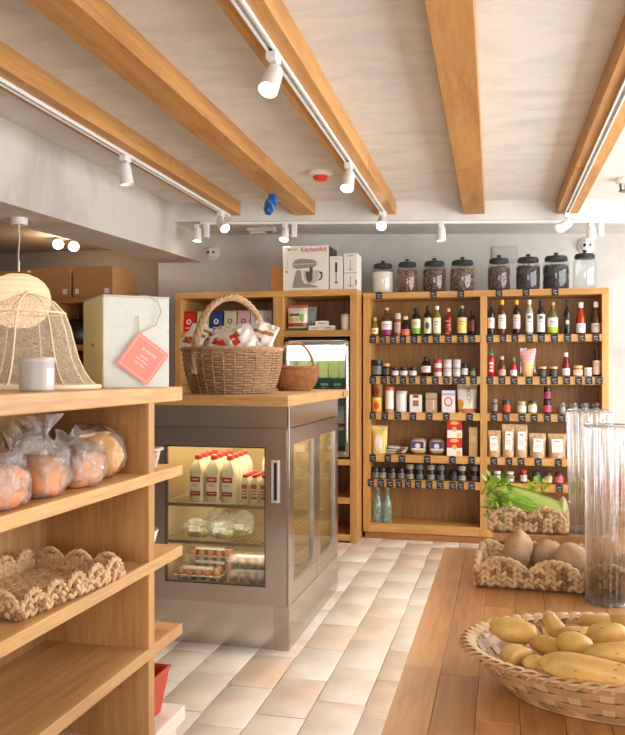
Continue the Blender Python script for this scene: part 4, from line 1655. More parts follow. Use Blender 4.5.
def bag(t, sx, sy, sz, c, seed, film, knot=None):
    b = MB()
    nu, nv = 34, 26
    b.blob(sx, sy, sz, c, nu, nv, amp=.28, freq=2.0, seed=seed, power=.8)
    # fine creases
    vs = []
    for p in b.v:
        q = Vector(p)
        k = 1 + .035 * noise.noise(q * 60 + Vector((seed, 0, 0)))
        cc = Vector(c)
        q = cc + (q - cc) * k
        q.z = max(q.z, .001)
        vs.append(tuple(q))
    b.v = vs
    b.build('plastic_bag', film, t, sharp=180)
    if knot:
        kb = MB()
        (kx, ky, kz), (dx, dy, dz) = knot
        d = Vector((dx, dy, dz)).normalized()
        m = d.to_track_quat('Z', 'Y').to_matrix().to_4x4()
        m.translation = Vector((kx, ky, kz))
        n = 26
        vs, fs = [], []
        for j in range(7):
            q = j / 6
            r = (.03 * (1 - q * 2.2) + .006) if q < .4 else (.006 + .055 * (q - .4))
            r = max(r, .006)
            for i in range(n):
                a = 2 * PI * i / n
                k = 1 + .28 * math.sin(a * 7 + q * 4) * q + .2 * math.sin(a * 3 + seed)
                vs.append(m @ Vector((r * k * math.cos(a), r * k * math.sin(a), q * .07)))
        for j in range(6):
            for i in range(n):
                fs.append((j * n + i, j * n + (i + 1) % n, (j + 1) * n + (i + 1) % n, (j + 1) * n + i))
        kb.add(vs, fs)
        kb.build('gathered_neck', film, t, sharp=180)


def loaf(label, loc, rz, size, col, seed, film, knot=None, round_=False, bagscale=1.18, lift=1.0):
    t = thing('bread_loaf', label, 'bread', loc, rz, 'bagged loaves on the left shelf')
    sx, sy, sz = size
    b = MB().blob(sx, sy, sz, (0, 0, sz * .92), 26, 20, amp=.12, freq=1.6, seed=seed, power=.8 if not round_ else .95)
    b.v = [(x, y, max(z, .002)) for x, y, z in b.v]
    b.build('crust', crust(col), t, sharp=180)
    if round_:
        for dx in (-.03, .015):
            MB().blob(.05, .008, .006, (dx, 0, sz * 1.88), 10, 8, mat=RM('Z', 60)).build('score_mark', M((232, 196, 140), .8, var=.1), t)
    bag(t, sx * bagscale, sy * bagscale, sz * bagscale * lift, (0, 0, sz * bagscale * lift * .9), seed + 5, film, knot)


SZ1 = GSH[1]
loaf('round golden loaf in a clear bag beside the oak upright', (-1.0, 1.835, SZ1), math.radians(25), (.066, .062, .058), (222, 164, 92), 2, FILM2, round_=True, bagscale=1.07, lift=1.18)
loaf('dark brown loaf in a bag behind the pinkish ones', (-1.125, 1.735, SZ1), math.radians(5), (.055, .055, .056), (164, 96, 52), 4, FILM2, bagscale=1.1, lift=1.15)
loaf('pinkish loaf in a bag with gathered neck towards the round loaf', (-.965, 1.682, SZ1), math.radians(-10), (.052, .058, .045), (214, 152, 104), 7, FILM, ((.02, -.04, .075), (.5, -.6, .45)), bagscale=1.07, lift=1.18)
loaf('pinkish loaf in a tall puffed bag with a tied neck', (-.965, 1.522, SZ1), math.radians(10), (.054, .056, .045), (214, 146, 102), 9, FILM, ((.01, .0, .1), (-.2, .2, 1)), bagscale=1.08, lift=1.35)
loaf('pinkish loaf in a bag nearest the left edge', (-.955, 1.368, SZ1), 0, (.05, .056, .045), (214, 146, 104), 12, FILM, ((.0, .03, .08), (0, .7, .6)), bagscale=1.07, lift=1.18)
loaf('brown loaf in a bag at the back left of the shelf', (-1.125, 1.56, SZ1), 0, (.055, .06, .055), (170, 104, 60), 14, FILM2, bagscale=1.1)

# small things on the shelf ends past the upright
t = thing('lattice_basket', 'small white lattice basket on the end of the bread shelf', 'basket', (-.985, 2.055, SZ1))
b = MB()
for i in range(22):
    a = 2 * PI * i / 22
    for sgn in (-1, 1):
        b.tube([((.042 + .012 * q) * math.cos(a + sgn * q * .5), (.042 + .012 * q) * math.sin(a + sgn * q * .5), .003 + .05 * q) for q in (0, .33, .66, 1)], .0022, 5)
b.build('lattice', M((226, 216, 200), .6), t)
MB().lathe([(.052, .048), (.062, .05), (.064, .054), (.052, .056)], seg=30).build('rim', M((232, 224, 210), .6), t)
MB().lathe([(0, .001), (.043, .001), (.043, .004), (0, .004)], seg=26).build('base', M((216, 204, 186), .6), t)
t = thing('white_bowl', 'white bowl on the end of the tray shelf', 'bowl', (-.985, 2.03, GSH[2]))
MB().lathe([(0, 0), (.03, 0), (.032, .004), (.05, .03), (.058, .06), (.055, .06), (.047, .032), (.03, .008), (0, .006)], seg=32).build('bowl_body', M((238, 236, 230), .3), t)
MB().tube([(.0568 * math.cos(i * PI / 20), .0568 * math.sin(i * PI / 20), .06) for i in range(40)], .002, 6, closed=True).build('rim', M((244, 242, 238), .3), t)


def planter(label, loc, w0, w1, h):
    t = thing('terracotta_planter', label, 'planter', loc, 0, 'terracotta planters on the end shelves')
    o_ = [(-1, -1), (1, -1), (1, 1), (-1, 1)]
    lo = [(x * w0, y * w0, 0) for x, y in o_]
    hi = [(x * w1, y * w1, h) for x, y in o_]
    hi2 = [(x * (w1 - .008), y * (w1 - .008), h) for x, y in o_]
    lo2 = [(x * (w0 - .006), y * (w0 - .006), .01) for x, y in o_]
    b = MB().add(lo + hi + hi2 + lo2, [(3, 2, 1, 0)] + [(i, (i + 1) % 4, (i + 1) % 4 + 4, i + 4) for i in range(4)] + [(i + 4, (i + 1) % 4 + 4, (i + 1) % 4 + 8, i + 8) for i in range(4)] + [(i + 8, (i + 1) % 4 + 8, (i + 1) % 4 + 12, i + 12) for i in range(4)] + [(12, 13, 14, 15)])
    mt = M((198, 74, 44), .55, var=.08, bscale=20)
    b.build('pot', mt, t, bevel=.002)
    b = MB()
    for a, c, e, g in ((-w1 - .001, w1 + .001, -w1 - .001, -w1 + .003), (-w1 - .001, w1 + .001, w1 - .003, w1 + .001), (-w1 - .001, -w1 + .003, -w1, w1), (w1 - .003, w1 + .001, -w1, w1)):
        b.box(a, c, e, g, h - .004, h + .003)
    b.build('rim', mt, t)


planter('small terracotta planter on the lowest oak shelf end', (-1.02, 2.03, GSH[3]), .034, .05, .085)
planter('terracotta planter on the white base below the shelf ends', (-1.0, 2.06, .2853), .05, .07, .125)

# ------------------------------------------------------------------ fridge stock
MILK = M((246, 236, 206), .35)
RED = M((196, 44, 44), .4)


def jug_proto():
    t = thing('milk_jug', 'x', 'milk jug', (0, 0, 0), 0, 'milk jugs in the fridge')
    b = MB()
    rings = [(.033, 0), (.037, .004), (.037, .135), (.0365, .145), (.033, .165), (.024, .187), (.0165, .194), (.0165, .2)]
    vs, fs = [], []
    n = 20
    for r, z in rings:
        sq = 1 if z < .168 else max(0, (.2 - z) / .032)
        for i in range(n):
            a = 2 * PI * i / n
            c, s_ = math.cos(a), math.sin(a)
            k = 1 / max(abs(c), abs(s_)) ** (sq * .75)
            vs.append((r * k * c, r * k * s_, z))
    for j in range(len(rings) - 1):
        for i in range(n):
            fs.append((j * n + i, j * n + (i + 1) % n, (j + 1) * n + (i + 1) % n, (j + 1) * n + i))
    fs.append(tuple(range(n))[::-1])
    b.add(vs, fs).build('bottle', MILK, t, sharp=50)
    MB().lathe([(.0175, .197), (.0175, .214), (.016, .216), (0, .216)], seg=20).build('cap', M((204, 40, 40), .4), t)
    MB().tube([(.012, -.026, .19), (.022, -.036, .178), (.03, -.04, .155), (.032, -.036, .13)], .0045, 6).build('grip', MILK, t)
    lb = MB().box(-.025, .025, -.0392, -.0382, .03, .118).build('paper_label', PRINT((244, 236, 216), bands=((.72, 1.0, (178, 38, 42)), (.0, .24, (178, 38, 42)))), t)
    scribble(lb, .034, .010, M((246, 238, 226), .5), (0, -.0394, .105), (0, 0, 0), 4, .0013)
    text(lb, 'MILK', .012, M((178, 38, 42), .5), (0, -.0394, .078))
    scribble(lb, .034, .004, M((246, 238, 226), .5), (0, -.0394, .041), (0, 0, 0), 7, .001)
    return t


def carton_proto():
    t = thing('milk_bottle', 'x', 'milk bottle', (0, 0, 0), 0, 'small milk bottles in the fridge')
    MB().box(-.0185, .0185, -.0185, .0185, 0, .1).hexa([(-.0185, -.0185, .1), (.0185, -.0185, .1), (.0185, .0185, .1), (-.0185, .0185, .1), (-.009, -.009, .122), (.009, -.009, .122), (.009, .009, .122), (-.009, .009, .122)]).build('bottle', MILK, t, bevel=.003)
    MB().lathe([(.0125, .119), (.0125, .133), (0, .134)], seg=16).build('cap', M((206, 60, 60), .4), t)
    lb = MB().box(-.0135, .0135, -.0196, -.0187, .018, .092).build('paper_label', PRINT((240, 226, 200), bands=((.05, .22, (196, 104, 84)), (.32, .4, (196, 104, 84)), (.5, .58, (196, 104, 84)), (.68, .95, (196, 104, 84)))), t)
    return t


ord_c = ['left', 'second', 'third', 'right']
ord_r = ['front row', 'second row', 'third row', 'back row']
jp = jug_proto()
first = True
for r in range(4):
    for c in range(3):
        j = jp if first else copy_tree(jp)
        first = False
        j.location = (-1.402 + c * .0785 - r * .004, FY0 + .112 + r * .082, FRK[0] + .0005)
        j.rotation_euler = (0, 0, math.radians((r * 7 + c * 5) % 9 - 4))
        j['label'] = 'red capped milk jug in the fridge, %s of the %s' % (['leftmost', 'middle one', 'rightmost'][c], ord_r[r])
cp = carton_proto()
first = True
for r in range(4):
    for c in range(3):
        j = cp if first else copy_tree(cp)
        first = False
        j.location = (-1.165 + c * .0455, FY0 + .098 + r * .045, FRK[0] + .0005)
        j['label'] = 'small milk bottle in the fridge, %s of the %s' % (['leftmost', 'middle one', 'rightmost'][c], ord_r[r])
for k in range(2):
    t = thing('milk_carton', ['cream carton behind the small milk bottles, left', 'cream carton behind the small milk bottles, right'][k], 'carton', (-1.115 + k * .07, FY0 + .33, FRK[0]), 0, 'cartons at the back of the milk shelf')
    MB().box(-.032, .032, -.032, .032, 0, .16).build('box', PRINT((240, 226, 196), bands=((.5, .62, (196, 90, 70)), (.7, .8, (196, 90, 70)))), t, bevel=.003)
    MB().hexa([(-.032, -.032, .16), (.032, -.032, .16), (.032, .032, .16), (-.032, .032, .16), (-.032, -.002, .19), (.032, -.002, .19), (.032, .002, .19), (-.032, .002, .19)]).build('gable', M((240, 226, 196), .5), t)

# bagged greens on the middle rack
for k, (x, y, lb) in enumerate(((-1.415, .13, 'clear bag of pale sprouts at the left of the middle rack'), (-1.29, .12, 'clear bag of sprouts with white label on the middle rack'), (-1.34, .23, 'puffed clear bag behind the two sprout bags'), (-1.23, .22, 'clear salad bag right of the puffed one'))):
    t = thing('salad_bag', lb, 'bag', (x, FY0 + y, FRK[1] + .001), 0, 'clear bags on the middle fridge rack')
    bag(t, .062, .045, .045 if k < 2 else .06, (0, 0, .042 if k < 2 else .056), 20 + k, CLEAR((252, 252, 250), 1.5, .12, (246, 244, 236), .1, .7, 40))
    MB().blob(.05, .034, .022, (0, 0, .021), 18, 12, amp=.4, freq=3, seed=k).build('sprouts', M((206, 196, 150), .7, var=.25, bscale=60, bump=.5), t)
    MB().box(-.028, .028, -.05, -.0485, .022, .048).build('label', M((240, 238, 232), .5), t, rot=(math.radians(-12), 0, 0))

# egg boxes
EGG = M((190, 128, 86), .5, var=.1, bscale=12)


def egg_box(label, x, y, z, clear):
    t = thing('egg_box', label, 'egg box', (x, y, z), 0, 'egg boxes at the bottom of the fridge')
    tray = M((190, 182, 170), .8) if not clear else CLEAR((244, 244, 244), 1.2, .18)
    b = MB()
    for i in range(5):
        for j in range(2):
            cx_, cy_ = -.09 + i * .045, -.0225 + j * .045
            b.lathe([(0, .002), (.014, .002), (.0215, .02), (.0222, .024)], (cx_, cy_, 0), 12)
    b.box(-.116, .116, -.049, .049, .021, .024)
    b.build('tray', tray, t)
    for i in range(5):
        for j in range(2):
            MB().lathe([(0, 0), (.010, .003), (.0185, .018), (.020, .026), (.0165, .042), (.008, .052), (0, .054)], (-.09 + i * .045, -.0225 + j * .045, .004), 14).build('egg', EGG if not clear else M((196, 160, 132), .5), t, sharp=180)
    b = MB().hexa([(-.116, -.049, .03), (.116, -.049, .03), (.116, .049, .03), (-.116, .049, .03), (-.106, -.04, .064), (.106, -.04, .064), (.106, .04, .064), (-.106, .04, .064)])
    b.build('clear_lid', CLEAR((250, 250, 250), 1.2, .02 if not clear else .22, (236, 232, 232)), t, bevel=.003)
    MB().box(-.075, .075, -.0475, -.0462, .042, .056).build('label', M((206, 202, 196), .6), t, rot=(math.radians(-14), 0, 0))


ez = FRK[2]
egg_box('box of brown eggs at the lower left of the fridge', -1.40, FY0 + .13, ez, False)
egg_box('box of brown eggs standing behind on the stack, left', -1.385, FY0 + .25, ez, False)
egg_box('upper box of brown eggs of the left stack', -1.385, FY0 + .25, ez + .066, False)
egg_box('lower clear box of pale eggs at the right', -1.135, FY0 + .13, ez, True)
egg_box('upper clear box of pale eggs at the right', -1.135, FY0 + .132, ez + .066, True)
# ------------------------------------------------------------------ stock of the pantry shelves
ITEMS = [  # shelf, x, width, height, type, label, short name, look, lift
    ('A', -0.958, 0.053, 0.143, 'sauce', 'small bottle with orange label at the far left of the top shelf', 'orange label bottle', dict(body=(150,120,60), cap=(214,178,96), label=(238,228,196), spot=(232,150,40))),
    ('A', -0.860, 0.083, 0.217, 'cork', 'cork-topped bottle with white and magenta label', 'magenta label bottle', dict(body=(96,74,34), cap=(206,170,116), label=(236,228,226), band=(150,30,100))),
    ('A', -0.775, 0.049, 0.172, 'grinder', 'slim pinkish brown grinder bottle', 'pinkish grinder', dict(body=(150,96,76), cap=(206,180,166), label=(190,150,136))),
    ('A', -0.717, 0.067, 0.149, 'sauce', 'dark bottle with cream cap and orange band', 'orange band bottle', dict(body=(30,28,26), cap=(232,214,176), label=(226,120,74), low=1)),
    ('A', -0.639, 0.067, 0.208, 'oil', 'dark oil bottle with green and white label', 'green label bottle', dict(body=(26,32,22), cap=(22,24,22), label=(214,222,190), band=(122,176,50), tall=1)),
    ('A', -0.553, 0.055, 0.222, 'oil', 'dark oil bottle with tall cream label', 'tall cream label bottle', dict(body=(24,24,20), cap=(20,20,20), label=(222,218,196), spot=(60,80,60), tall=1)),
    ('A', -0.485, 0.059, 0.221, 'oil', 'golden oil bottle with white cap', 'golden oil bottle', dict(body=(156,128,44), cap=(236,234,226), label=(228,222,196), tall=1)),
    ('A', -0.401, 0.051, 0.202, 'oil', 'red bottle of pickled peppers with cork', 'red pepper bottle', dict(body=(150,32,36), cap=(220,190,130), label=None, fill=1)),
    ('A', -0.303, 0.072, 0.220, 'cork', 'square bottle with large yellow label', 'large yellow label bottle', dict(body=(60,66,70), cap=(190,160,130), label=(236,208,130), tall=1)),
    ('A', -0.230, 0.047, 0.183, 'oil', 'thin dark bottle beside the middle upright', 'thin dark bottle', dict(body=(34,26,28), cap=(36,26,28), label=(110,44,52))),
    ('A', -0.103, 0.050, 0.254, 'wine', 'dark wine bottle with white label next to the middle upright', 'dark wine bottle', dict(body=(22,24,22), cap=(20,22,22), label=(226,216,210))),
    ('A', -0.018, 0.056, 0.254, 'oil', 'amber bottle with yellow cap', 'amber yellow-cap bottle', dict(body=(110,62,28), cap=(232,184,48), label=(236,214,200))),
    ('A', 0.085, 0.052, 0.252, 'oil', 'dark bottle with yellow cap', 'dark yellow-cap bottle', dict(body=(42,28,26), cap=(232,184,48), label=(214,196,196))),
    ('A', 0.173, 0.052, 0.252, 'oil', 'pale bottle with white cap and long white label', 'pale white-cap bottle', dict(body=(190,186,160), cap=(236,234,230), label=(226,226,222), tall=1, emblem=1)),
    ('A', 0.254, 0.055, 0.244, 'oil', 'dark bottle with long white label', 'dark long-label bottle', dict(body=(28,26,30), cap=(26,24,28), label=(222,222,222), tall=1, emblem=1)),
    ('A', 0.335, 0.072, 0.232, 'cork', 'olive bottle with cork and lime green label base', 'lime label bottle', dict(body=(120,112,58), cap=(196,160,108), label=(230,226,212), band=(160,212,30))),
    ('A', 0.433, 0.044, 0.249, 'wine', 'slim black bottle with round cream emblem', 'round emblem bottle', dict(body=(24,24,26), cap=(20,20,20), label=(36,38,42), spot=(206,196,160))),
    ('A', 0.525, 0.064, 0.227, 'sauce', 'orange-red sauce bottle with white cap', 'orange-red sauce bottle', dict(body=(190,64,26), cap=(238,230,224), label=(228,222,224), low=1)),
    ('A', 0.632, 0.063, 0.229, 'sauce', 'brown sauce bottle with white cap at the right end', 'brown sauce bottle', dict(body=(84,50,34), cap=(238,230,224), label=(206,184,176), low=1)),
    ('B', -0.943, 0.083, 0.124, 'jar', 'large dark jar at the far left of the second shelf', 'large dark jar', dict(body=(40,40,42), cap=(34,32,32), label=(120,122,124))),
    ('B', -0.862, 0.064, 0.097, 'jar', 'dark jar with gold lid', 'gold lid dark jar', dict(body=(36,30,28), cap=(206,156,84), label=(60,54,52))),
    ('B', -0.794, 0.056, 0.067, 'jar', 'small dark lidded jar with white label, first of three alike', 'first small white-label jar', dict(body=(60,44,40), cap=(40,34,36), label=(226,214,204))),
    ('B', -0.729, 0.060, 0.067, 'jar', 'small dark lidded jar with white label, second of three alike', 'second small white-label jar', dict(body=(60,44,40), cap=(40,34,36), label=(226,214,204))),
    ('B', -0.662, 0.059, 0.067, 'jar', 'small dark lidded jar with white label, third of three alike', 'third small white-label jar', dict(body=(60,44,40), cap=(40,34,36), label=(226,214,204))),
    ('B', -0.566, 0.074, 0.148, 'jug', 'dark syrup jug with oval white label', 'syrup jug', dict(body=(34,24,26), cap=(30,26,28), label=(222,206,206))),
    ('B', -0.477, 0.058, 0.063, 'tub', 'lower pink lidded tub of the stacked pairs', 'lower pink tub', dict(body=(228,216,210), cap=(196,60,72), label=None)),
    ('B', -0.477, 0.058, 0.066, 'tub', 'upper pink lidded tub of the stacked pairs', 'upper pink tub', dict(body=(226,206,204), cap=(196,60,72), label=None), 0.063),
    ('B', -0.408, 0.065, 0.063, 'tub', 'lower lilac lidded tub of the stacked pairs', 'lower lilac tub', dict(body=(228,216,210), cap=(196,178,196), label=None)),
    ('B', -0.408, 0.065, 0.065, 'tub', 'upper lilac lidded tub of the stacked pairs', 'upper lilac tub', dict(body=(226,206,204), cap=(196,178,196), label=None), 0.063),
    ('B', -0.339, 0.058, 0.062, 'tub', 'lower grey lidded tub of the stacked pairs', 'lower grey tub', dict(body=(228,216,210), cap=(196,192,184), label=None)),
    ('B', -0.339, 0.058, 0.065, 'tub', 'upper grey lidded tub of the stacked pairs', 'upper grey tub', dict(body=(226,206,204), cap=(196,192,184), label=None), 0.063),
    ('B', -0.283, 0.047, 0.095, 'jar', 'dark jar with white label beside the stacked tins', 'white label dark jar', dict(body=(36,30,34), cap=(44,38,40), label=(222,218,220))),
    ('B', -0.224, 0.043, 0.066, 'jar', 'small olive green jar by the middle upright', 'small olive jar', dict(body=(112,110,66), cap=(66,50,44), label=(150,146,110))),
    ('B', -0.101, 0.053, 0.203, 'squeeze', 'red chilli sauce squeeze bottle with green tip', 'chilli squeeze bottle', dict(body=(186,28,34), cap=(30,140,60), label=None)),
    ('B', -0.018, 0.056, 0.148, 'sauce', 'brown hot sauce bottle with peach label', 'peach label sauce', dict(body=(110,58,40), cap=(206,172,150), label=(214,168,140), low=1)),
    ('B', 0.063, 0.049, 0.137, 'sauce', 'red hot sauce bottle with green neck', 'green neck sauce', dict(body=(196,40,34), cap=(60,150,70), label=(226,226,230), low=1)),
    ('B', 0.162, 0.108, 0.201, 'cone', 'cone-shaped packet with pink checked top', 'pink checked packet', dict()),
    ('B', 0.264, 0.062, 0.072, 'jar', 'small black jar with gold lid, left of the pair', 'left black jar', dict(body=(40,38,38), cap=(212,176,110), label=(66,62,60))),
    ('B', 0.340, 0.062, 0.071, 'jar', 'small black jar with gold lid, right of the pair', 'right black jar', dict(body=(40,38,38), cap=(212,176,110), label=(66,62,60))),
    ('B', 0.425, 0.054, 0.171, 'sauce', 'ketchup bottle with white cap and oval label', 'ketchup bottle', dict(body=(140,22,30), cap=(232,226,224), label=(230,222,222), low=1)),
    ('B', 0.506, 0.068, 0.078, 'jar', 'orange preserve jar with cream label', 'orange preserve jar', dict(body=(216,124,44), cap=(226,184,120), label=(238,214,176))),
    ('B', 0.574, 0.054, 0.064, 'jar', 'squat white jar', 'white jar', dict(body=(232,230,224), cap=(238,236,232), label=(214,212,208))),
    ('B', 0.641, 0.053, 0.190, 'sauce', 'dark bottle with tall peach label at the right end', 'tall peach bottle', dict(body=(58,32,34), cap=(40,26,28), label=(234,196,170), tall=1)),
    ('C', -0.932, 0.076, 0.109, 'tin', 'yellow tin with red flower, lower of the stack', 'lower yellow tin', dict(body=(226,178,66), cap=(222,190,120), label=None, spot=(196,70,30))),
    ('C', -0.922, 0.072, 0.104, 'tin', 'brown gold tin standing on the yellow one', 'upper gold tin', dict(body=(142,98,44), cap=(150,120,70), label=None, spot=(140,44,24)), 0.107),
    ('C', -0.837, 0.068, 0.187, 'can', 'tall white canister with red lid and foot', 'red lid canister', dict(body=(232,222,216), cap=(206,90,86), label=None, foot=(206,36,48))),
    ('C', -0.749, 0.086, 0.157, 'can', 'white canister with grey metal lid', 'white canister', dict(body=(232,230,226), cap=(190,188,184), label=None)),
    ('C', -0.639, 0.089, 0.130, 'box', 'white box with a red tab and square seal', 'red seal box', dict(col=(230,224,214), bands=(), spots=((.5,.93,.22,.1,(170,40,44),"r"),(.5,.52,.24,.17,(150,96,80),"r")))),
    ('C', -0.525, 0.081, 0.144, 'box', 'beige carton with a pale window', 'beige carton', dict(col=(178,152,118), bands=((.68,.72,(120,96,70)),), spots=((.72,.4,.05,.25,(232,224,206),"r"),))),
    ('C', -0.401, 0.094, 0.162, 'box', 'white packet with a red ring', 'red ring packet', dict(col=(226,222,224), bands=((.78,.9,(176,172,200)),), spots=((.5,.5,.33,.22,(214,96,90),"e"),(.5,.5,.22,.15,(228,206,204),"e")))),
    ('C', -0.267, 0.144, 0.212, 'pouch', 'white pouch with black brush lettering and orange base', 'brush lettering pouch', dict(col=(234,226,212), bands=((.0,.14,(206,120,40)),(.8,1.0,(176,164,140))), spots=((.15,.3,.2,.16,(226,160,60),"e"),), glyph=1)),
    ('C', -0.069, 0.039, 0.102, 'grinder', 'small pepper grinder', 'small pepper grinder', dict(body=(90,74,66), cap=(150,140,130), label=(150,130,124))),
    ('C', 0.014, 0.063, 0.094, 'jar', 'jar with red label and dark lid', 'red label jar', dict(body=(120,70,44), cap=(52,46,44), label=(206,72,40))),
    ('C', 0.120, 0.066, 0.086, 'jar', 'jar of pale green pickles', 'pale green jar', dict(body=(196,204,150), cap=(176,170,140), label=(224,224,196))),
    ('C', 0.195, 0.062, 0.093, 'jar', 'jar with white label and yellow base', 'yellow base jar', dict(body=(206,196,90), cap=(62,58,50), label=(230,226,214))),
    ('C', 0.297, 0.058, 0.097, 'jar', 'dark berry jar, lower of the stacked pair', 'lower berry jar', dict(body=(80,22,40), cap=(40,26,32), label=(206,70,100))),
    ('C', 0.297, 0.052, 0.096, 'jar', 'dark berry jar, upper of the stacked pair', 'upper berry jar', dict(body=(66,22,36), cap=(40,26,32), label=(150,56,84)), 0.097),
    ('C', 0.398, 0.055, 0.082, 'bail', 'clip-top glass jar, fully in view beside the berry jars', 'clip-top jar', dict()),
    ('C', 0.479, 0.054, 0.082, 'bail', 'clip-top glass jar, first one behind the tall vase', 'first hidden clip-top jar', dict()),
    ('C', 0.553, 0.054, 0.081, 'bail', 'clip-top glass jar, second one behind the tall vase', 'second hidden clip-top jar', dict()),
    ('C', 0.634, 0.053, 0.081, 'bail', 'clip-top glass jar, last one by the right upright', 'last clip-top jar', dict()),
    ('D', -0.926, 0.117, 0.210, 'pouch', 'yellow stand-up pouch at the far left', 'yellow pouch', dict(col=(226,206,120), bands=((.9,1.0,(236,224,160)),), spots=((.45,.4,.24,.3,(238,234,222),"e"),))),
    ('D', -0.788, 0.165, 0.071, 'flat', 'flat silver packets lying in a pile', 'flat silver packets', dict()),
    ('D', -0.626, 0.122, 0.119, 'bundle', 'wrapped noodle bundle with blue label, left one', 'left noodle bundle', dict()),
    ('D', -0.487, 0.121, 0.118, 'bundle', 'wrapped noodle bundle with blue label, right one', 'right noodle bundle', dict()),
    ('D', -0.357, 0.109, 0.132, 'box', 'red and white box with gold crest, lower one', 'lower red box', dict(col=(196,28,38), bands=((.0,.45,(236,230,220)),), spots=((.5,.86,.28,.1,(232,180,60),"e"),(.5,.5,.16,.14,(214,170,90),"e"),(.8,.16,.18,.14,(222,196,120),"e")))),
    ('D', -0.356, 0.105, 0.130, 'box', 'red and white box with gold crest, upper one', 'upper red box', dict(col=(196,28,38), bands=((.0,.45,(236,230,220)),), spots=((.5,.86,.28,.1,(232,180,60),"e"),(.5,.5,.16,.14,(214,170,90),"e"),(.8,.16,.18,.14,(222,196,120),"e"))), 0.131),
    ('D', -0.222, 0.061, 0.212, 'box', 'tan paper packet against the middle upright', 'tan paper packet', dict(col=(190,148,100), bands=(), spots=((.5,.6,.3,.1,(206,166,120),"r"),))),
    ('D', -0.078, 0.092, 0.189, 'window', 'bag of seeds with white label at the left', 'seed bag', dict(fill=(206,168,108))),
    ('D', 0.026, 0.088, 0.235, 'window', 'tall bag of grain, left of the pair', 'left tall grain bag', dict(fill=(214,176,116))),
    ('D', 0.117, 0.087, 0.234, 'window', 'tall bag of grain, right of the pair', 'right tall grain bag', dict(fill=(214,176,116))),
    ('D', 0.231, 0.114, 0.172, 'window', 'bag of oats with white label', 'oat bag', dict(fill=(208,176,126))),
    ('D', 0.369, 0.126, 0.171, 'window', 'bag of pasta beside the tall vase', 'pasta bag', dict(fill=(212,174,116))),
    ('D', 0.496, 0.101, 0.170, 'window', 'bag of pasta behind the tall vase', 'hidden pasta bag', dict(fill=(212,174,116))),
    ('E', -0.954, 0.061, 0.083, 'spice', 'dark spice jar on the low shelf, first of the single ones', 'first single spice jar', dict(label=(150,142,132))),
    ('E', -0.890, 0.060, 0.082, 'spice', 'dark spice jar on the low shelf, second of the single ones', 'second single spice jar', dict(label=(206,186,140))),
    ('E', -0.818, 0.060, 0.082, 'spice', 'dark spice jar on the low shelf, third of the single ones', 'third single spice jar', dict(label=(140,132,124))),
    ('E', -0.751, 0.060, 0.082, 'spice', 'dark spice jar on the low shelf, fourth of the single ones', 'fourth single spice jar', dict(label=(160,140,124))),
    ('E', -0.684, 0.058, 0.074, 'spice', 'lower spice jar of the first stacked pair', 'lower jar of first pair', dict(label=(206,196,160))),
    ('E', -0.684, 0.058, 0.072, 'spice', 'upper spice jar of the first stacked pair', 'upper jar of first pair', dict(label=(206,196,160)), 0.073),
    ('E', -0.613, 0.058, 0.074, 'spice', 'lower spice jar of the second stacked pair', 'lower jar of second pair', dict(label=(130,130,132))),
    ('E', -0.613, 0.058, 0.072, 'spice', 'upper spice jar of the second stacked pair', 'upper jar of second pair', dict(label=(130,130,132)), 0.073),
    ('E', -0.529, 0.057, 0.074, 'spice', 'lower spice jar of the third stacked pair', 'lower jar of third pair', dict(label=(190,186,176))),
    ('E', -0.529, 0.057, 0.072, 'spice', 'upper spice jar of the third stacked pair', 'upper jar of third pair', dict(label=(190,186,176)), 0.072),
    ('E', -0.456, 0.057, 0.074, 'spice', 'lower spice jar of the fourth stacked pair', 'lower jar of fourth pair', dict(label=(140,134,132))),
    ('E', -0.456, 0.057, 0.071, 'spice', 'upper spice jar of the fourth stacked pair', 'upper jar of fourth pair', dict(label=(140,134,132)), 0.072),
    ('E', -0.303, 0.056, 0.073, 'spice', 'lower spice jar of the fifth stacked pair', 'lower jar of fifth pair', dict(label=(226,212,180))),
    ('E', -0.303, 0.056, 0.071, 'spice', 'upper spice jar of the fifth stacked pair', 'upper jar of fifth pair', dict(label=(226,212,180)), 0.072),
    ('E', -0.210, 0.056, 0.073, 'spice', 'lower spice jar of the sixth stacked pair', 'lower jar of sixth pair', dict(label=(150,140,132))),
    ('E', -0.210, 0.056, 0.071, 'spice', 'upper spice jar of the sixth stacked pair', 'upper jar of sixth pair', dict(label=(150,140,132)), 0.072),
    ('E', -0.365, 0.065, 0.073, 'spice', 'wide bluish spice jar on its own', 'wide bluish spice jar', dict(label=(70,72,86))),
    ('E', -0.050, 0.049, 0.080, 'jar', 'white lidded jar behind the celery leaves, left', 'left white lid jar', dict(body=(120,110,90), cap=(232,230,222), label=(206,200,186))),
    ('E', 0.040, 0.053, 0.079, 'jar', 'white lidded jar behind the celery leaves, right', 'right white lid jar', dict(body=(120,110,90), cap=(226,224,214), label=(206,200,186))),
    ('E', 0.133, 0.049, 0.094, 'jar', 'red lidded jar behind the celery', 'red lid jar', dict(body=(110,40,40), cap=(206,30,50), label=(206,196,186))),
    ('E', 0.223, 0.062, 0.086, 'jar', 'teal jar behind the celery', 'teal jar', dict(body=(40,92,80), cap=(46,60,58), label=(50,110,92))),
    ('E', 0.305, 0.055, 0.086, 'jar', 'beige label jar right of the teal one', 'beige label jar', dict(body=(110,96,66), cap=(66,54,44), label=(206,186,140))),
    ('E', 0.379, 0.058, 0.086, 'jar', 'pink label jar beside the tall vase', 'pink label jar', dict(body=(150,60,64), cap=(56,46,42), label=(232,110,120))),
    ('F', -0.928, 0.076, 0.270, 'clip', 'green glass clip-top bottle on the bottom shelf, left', 'left green bottle', dict()),
    ('F', -0.854, 0.072, 0.270, 'clip', 'green glass clip-top bottle on the bottom shelf, right', 'right green bottle', dict()),
]
